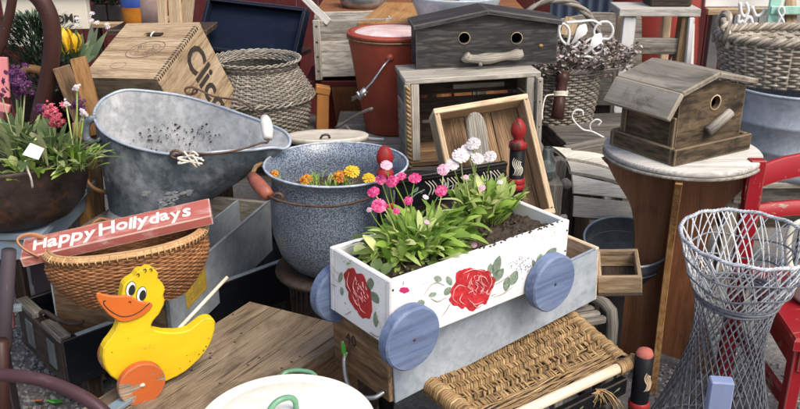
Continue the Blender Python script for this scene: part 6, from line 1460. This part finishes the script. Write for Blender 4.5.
# ------------------------------------------------------------------ left side
PT_ = [(26, -12), (36, -6), (44, 4), (50, 18), (52.5, 36), (52, 52), (50, 68), (47, 84), (43, 100), (39, 118)]
YH = 2.85
P = spline([atY(a_, b_, YH) for a_, b_ in PT_], 5)
t = thing('bentwood_chair', 'old chair of thick glossy brown bentwood hoops behind the kettle', 'chair', (-1.3, 2.9, 0))
o0 = Vector(t.location); m = MB(); full = [p - o0 for p in P]; low_ = full[-1]; m.tube(full + [low_ + Vector((-.04, .02, -.25)), Vector((low_.x - .08, low_.y + .03, 0))], .029, 14); m.build('hoop', M['bentwood brown'], t)
P = spline([atY(a_, b_, 3.0) for a_, b_ in ((13, -8), (11, 6), (7, 24), (2, 42), (-6, 60), (-14, 80))], 5); m = MB(); m.tube([p - o0 for p in P] + [Vector((P[-1].x - o0.x - .1, .1, 0))], .0165, 12); m.build('inner_hoop', M['bentwood brown'], t)
m = MB(); m.board((-.25, .05, .52), (.14, .0, .52), .04, .03); m.build('stretcher', M['bentwood brown'], t)
m = MB(); m.tube(spline([atY(20, 73, 2.98), atY(28, 68, 2.95), atY(38, 69, 2.93), atY(52, 73, 2.92)], 4), .014, 8); tag(m.build('curved_stick', M['honey wood']), 'reddish brown stick lying behind the bentwood hoop', 'stick')
t = thing('pink_board', 'pink painted board with pale end behind the purple stock flowers', 'board', atY(4, 80, 2.70), (-8, 4, 10)); bx('panel', M['pink paint'], t, ((.07, .02, .13), (-.02, 0, .01)))
bx('cross_piece', M['pink paint'], t, ((.12, .022, .028), (-.04, -.022, -.075), (0, 14, 0))); bx('stake', M['pink paint'], t, ((.03, .02, .90), (-.03, .021, -.40)))
t = thing('folding_frame', 'honey brown wooden folding frame standing between the kettle and scuttle', 'frame', (0, 0, 0))
for nm, a_, b_, Y0, Y1, w_, t_, mt in (('leg', (78, 57), (99, 134), 2.75, 2.70, .05, .022, 'honey wood'), ('leg', (61, 66), (90, 140), 2.82, 2.80, .055, .02, 'brown wood'), ('leg', (80, 122), (88, 226), 2.66, 2.60, .045, .025, 'honey wood'), ('leg', (93, 130), (102, 240), 2.72, 2.70, .035, .02, 'brown wood')):
    p0, p1 = atY(*a_, Y0), atY(*b_, Y1); p1 = p0 + (p1 - p0) * (p0.z / (p0.z - p1.z)) if nm == 'leg' and a_[1] > 100 else p1; m = MB(); m.board(p0, p1, w_, t_, up=(1, 0, 0)); m.build(nm, M[mt], t)
m = MB(); m.tube(spline([atY(82, 165, 2.58), atY(88, 182, 2.56), atY(98, 190, 2.555), atY(110, 192, 2.56)], 5), .011, 8, flat=.6); m.build('curved_rail', M['honey wood'], t)
m = MB(); m.board(atY(66, 142, 2.78), atY(104, 136, 2.74), .03, .02); m.build('cross_rail', M['brown wood'], t)
m = MB(); m.board(atY(74, 205, 2.80), atY(80, 262, 2.82), .05, .05, up=(1, 0, 0)); m.board(atY(84, 205, 2.9), atY(82, 262, 2.9), .06, .02, up=(1, 0, 0)); tag(m.build('pale_posts', M['driftwood']), 'pale grey weathered boards in the gap under the folding frame', 'boards')
# kettle planter
KC = atY(8, 152, 2.33); KB = .672; Kr = pxr(74, 2.33, .86)
t = thing('iron_kettle', 'rusty cast iron kettle planted with stock flowers and a white tag', 'kettle', (KC.x, KC.y, KB)); kh = KC.z - KB
m = MB(); n = 64; rows = []
for z, r in ((0, .02), (0, Kr * .60), (.012, Kr * .74), (.05, Kr * .90), (.10, Kr * .965), (kh * .8, Kr * .97), (kh - .012, Kr * .985), (kh, Kr), (kh, Kr * .96), (kh - .03, Kr * .94), (.06, Kr * .86)):
    row = []
    for k in range(n):
        a = 2 * math.pi * k / n; sp_ = max(0, math.cos(a - .0)) ** 14 * max(0, (z - .07) / max(.01, kh - .07)) if z > .07 else 0
        row.append((r * math.cos(a) * (1 + .12 * sp_), r * math.sin(a), z + .028 * sp_))
    rows.append(row)
m.grid(rows, True); m.build('body', M['kettle iron'], t)
m = MB(); m.lathe([(.001, kh - .02), (Kr * .94, kh - .03)], 40); m.build('soil', M['soil'], t)
tb = atY(33, 151, 2.14); m = MB(); m.prism([(-.025, -.012), (.017, -.020), (.027, .012), (-.010, .022)], .0015, .0003, TR(tb - Vector((KC.x, KC.y, KB)), (-25, 10, 5))); tg = m.build('white_tag', M['paper'], t)
m = MB(); m.tube(spline([atY(25, 160, 2.13), atY(28, 170, 2.125), atY(31, 178, 2.125), atY(32.5, 187, 2.135)], 5), .0028, 5); o = m.build('tag_string', M['string'], tg); o.matrix_parent_inverse = Matrix.Identity(4); 
for v in o.data.vertices: v.co -= Vector((KC.x, KC.y, KB))
def stock(name, label, bp, blooms, mat, leaves, lmat, spread, Y, lw=.018, lens=(.08, .16)):
    b = Vector((atY(*bp, Y).x, Y, KC.z - .02)); t_ = thing(name, label, 'flower', b); m = MB()
    for k in range(leaves):
        a = U(0, 6.28); o_ = Vector((math.cos(a) * U(0, spread), math.sin(a) * U(0, spread) * .7, 0)); L = U(*lens); e_ = rad(U(0, 75)); m.leaf(o_, o_ + Vector((math.cos(a) * math.cos(e_), math.sin(a) * math.cos(e_), math.sin(e_))) * L, lw * U(.7, 1.3), curl=U(.05, .3), n=6)
    for (px, py, r) in blooms: m.tube([(0, 0, 0), atY(px, py, Y) - b], .0022, 5)
    m.build('leaves', M[lmat], t_)
    for (px, py, r) in blooms:
        hm = MB(); c = atY(px, py, Y) - b; rr = pxr(r, Y, 1.0) * 1.25
        for k in range(15):
            q = Vector((random.gauss(0, .5), random.gauss(0, .4) - .3, random.gauss(0, .5))); q = q * rr * .9; head(hm, c + q, rr * U(.28, .42), q + Vector((0, -.02, .006)), 7, .3, 2)
        hm.build('flower_cluster', M[mat], t_)
stock('purple_stock', 'tall dark purple stock flower at the outer side of the iron kettle', (18, 150), [(17, 80, 9), (15, 72, 6), (25, 90, 7), (1, 92, 4), (21, 72, 6)], 'petal purple', 60, 'sage leaf', .08, 2.30)
stock('red_stock', 'pinkish red stock flower in the middle of the iron kettle', (50, 150), [(52, 112, 8), (56, 118, 7), (48, 105, 4)], 'petal red', 70, 'sage leaf', .08, 2.26)
stock('violet_stock', 'small purple and white stock flower at the spout side of the iron kettle', (68, 148), [(78, 103, 6), (83, 110, 4), (41, 110, 5)], 'petal purple', 55, 'sage leaf', .05, 2.30, .013, (.05, .10))
stock('pale_stock', 'stock flower with whitish buds beside the galvanized scuttle handle', (74, 148), [(77, 87, 3.5), (84, 112, 4), (66, 103, 3)], 'petal white', 40, 'daisy leaf', .05, 2.24, .014, (.05, .10))
stock('leafy_filler', 'broad pale green leaves without flowers spilling over the kettle rim', (28, 156), [], 'petal white', 34, 'daisy leaf', .10, 2.20, .021, (.04, .085))
# painted stool under the kettle
t = thing('painted_stool', 'worn slate blue topped stool under the iron kettle', 'stool', (0, 0, 0)); tx = atz(51, 223, .668)
bx('top_board', M['slate blue paint'], t, ((.52, .46, .022), (tx.x - .258, tx.y + .15, .658)), ch=.004)
bx('apron', M['slate blue paint'], t, ((.48, .018, .062), (tx.x - .262, tx.y - .062, .615)))
bx('apron', M['slate blue paint'], t, ((.018, .40, .062), (tx.x - .03, tx.y + .15, .615)))
for x, y in ((tx.x - .205, tx.y - .045), (tx.x - .47, tx.y - .045), (tx.x - .20, tx.y + .33), (tx.x - .45, tx.y + .33)): bx('leg', M['grey violet'], t, ((.06, .05, .645), (x, y, .3225), (0, 0, 0)), ch=.005)
# purple painted bentwood arm at the front corner
YA = 1.62
t = thing('painted_armchair', 'chipped purple brown chair arm and posts at the near corner', 'chair', (0, 0, 0))
P = spline([atY(a_, b_, YA - .0 - k * .012) for k, (a_, b_) in enumerate(((-40, 384), (-18, 376), (4, 375), (28, 377), (52, 383), (74, 392), (93, 403), (108, 416), (118, 432)))], 5)
m = MB(); m.tube(P + [Vector((P[-1].x + .03, P[-1].y - .05, P[-1].z - .12)), Vector((P[-1].x + .02, P[-1].y - .08, 0))], pxr(6.6, YA, .6), 14); m.build('curved_arm', M['purple brown'], t)
for nm, a_, b_, Y0, r, mt in (('post', (9, 250), (3, 352), 1.95, .018, 'grey violet'), ('post', (1, 340), (2, 409), 1.80, .017, 'bentwood brown')):
    p0, p1 = atY(*a_, Y0), atY(*b_, Y0); p1 = p0 + (p1 - p0) * (p0.z / (p0.z - p1.z)); m = MB(); m.tube([p0, p0.lerp(p1, .3), p0.lerp(p1, .35), p0.lerp(p1, .4), p1], [r, r, r * 1.35, r, r], 12); m.build(nm, M[mt], t)
m = MB(); m.board(atY(-14, 311, 1.96), atY(22, 307, 1.99), .016, .02); m.build('rail', M['slate blue paint'], t)
m = MB(); c = atY(4, 346, 1.90); m.lathe([(.001, -.018), (.014, -.012), (.018, 0), (.014, .012), (.001, .018)], 16, TR(c)); m.build('knob', M['old iron'], t)
for px, py, mat, lab in ((39, 404, 'tag orange', 'orange paper tag lying on the gravel under the chair arm'), (56, 405, 'tag green', 'bright green paper tag lying on the gravel under the chair arm')):
    p = atz(px, py, .012); m = MB(); m.prism([(-.014, -.03), (.012, -.028), (.016, .026), (-.010, .03)], .003, .0006, TR((p.x, p.y, p.z + .016), (58, 8, 10 if px < 50 else -20))); tag(m.build('paper_tag', M[mat]), lab, 'tag')
# oval cream tray lying behind the blue pot
p = atY(327, 138, 2.70); t = thing('oval_tray', 'cream oval stone tray lying behind the blue speckled pot', 'tray', (p.x, p.y, p.z - .01), (-4, 0, 4))
m = MB(); m.lathe([(.001, .0), (.115, 0), (.128, .008), (.132, .02), (.126, .024), (.11, .020), (.001, .020)], 48, sx=1.05, sy=.66, grainz=False); m.build('body', M['stone cream'], t)
m = MB(); m.tube(spline([(-.02, -.055, .023), (-.012, -.06, .034), (.004, -.055, .034), (.010, -.05, .023)], 4), .004, 6); m.build('handle', M['old iron'], t)
plank_table('tray_table', 'low plank stand under the cream oval tray', 'stand', (p.x, p.y + .0, 0), (0, 0, 0), .24, .16, p.z - .014, M['grey wood'], 2)
# ------------------------------------------------------------------ small wear: nail heads on boxes
def nails(parent, pts, rot, name='nail', r=.0032):
    m = MB()
    for p in pts: m.lathe([(.0001, .0012), (r * .8, .001), (r, 0)], 8, TR(p, rot))
    m.build(name, M['old iron'], parent)
pn = [o for o in S.objects if o.name.startswith('rose_planter')][0]
for sx in (-1, 1): nails(pn, [(sx * (PW / 2 - .008), -PD / 2 - .0002, z + U(-.006, .006)) for z in (.03, .085, .14)], (90, 0, 0))
cr = [o for o in S.objects if o.name == 'wooden_crate'][0]
nails(cr, [(sx * (.476 / 2 - .008), -.12 - .0152, z) for sx in (-1, 1) for z in (.05, .12, .21, .28)], (90, 0, 0))
ob = [o for o in S.objects if o.name == 'open_box'][0]
nails(ob, [(sx * (.314 / 2 - .009), -.0502, z) for sx in (-1, 1) for z in (.02, .38)], (90, 0, 0), r=.0026)
bh_o = [o for o in S.objects if o.name == 'barn_birdhouse'][0]
nails(bh_o, [(x, -.272 / 2 - .0003, .03 + U(-.01, .01)) for x in (-.15, -.05, .06, .15)], (90, 0, 0), r=.003)
m = MB()
for k in range(26):
    x, y = (U(.62, .80), U(2.05, 2.45)) if k < 14 else (U(.95, 1.5), U(1.9, 2.4))
    a = U(0, 6.28); L_ = U(.025, .055); m.leaf((x, y, .012 + U(0, .006)), (x + L_ * math.cos(a), y + L_ * math.sin(a), .012 + U(0, .02)), L_ * .5, curl=U(-.2, .3), n=5, shape='oval')
tag(m.build('dry_leaves', M['dead leaf']), 'dry brown leaves scattered on the gravel by the round table and red chair', 'leaves', kind='stuff')
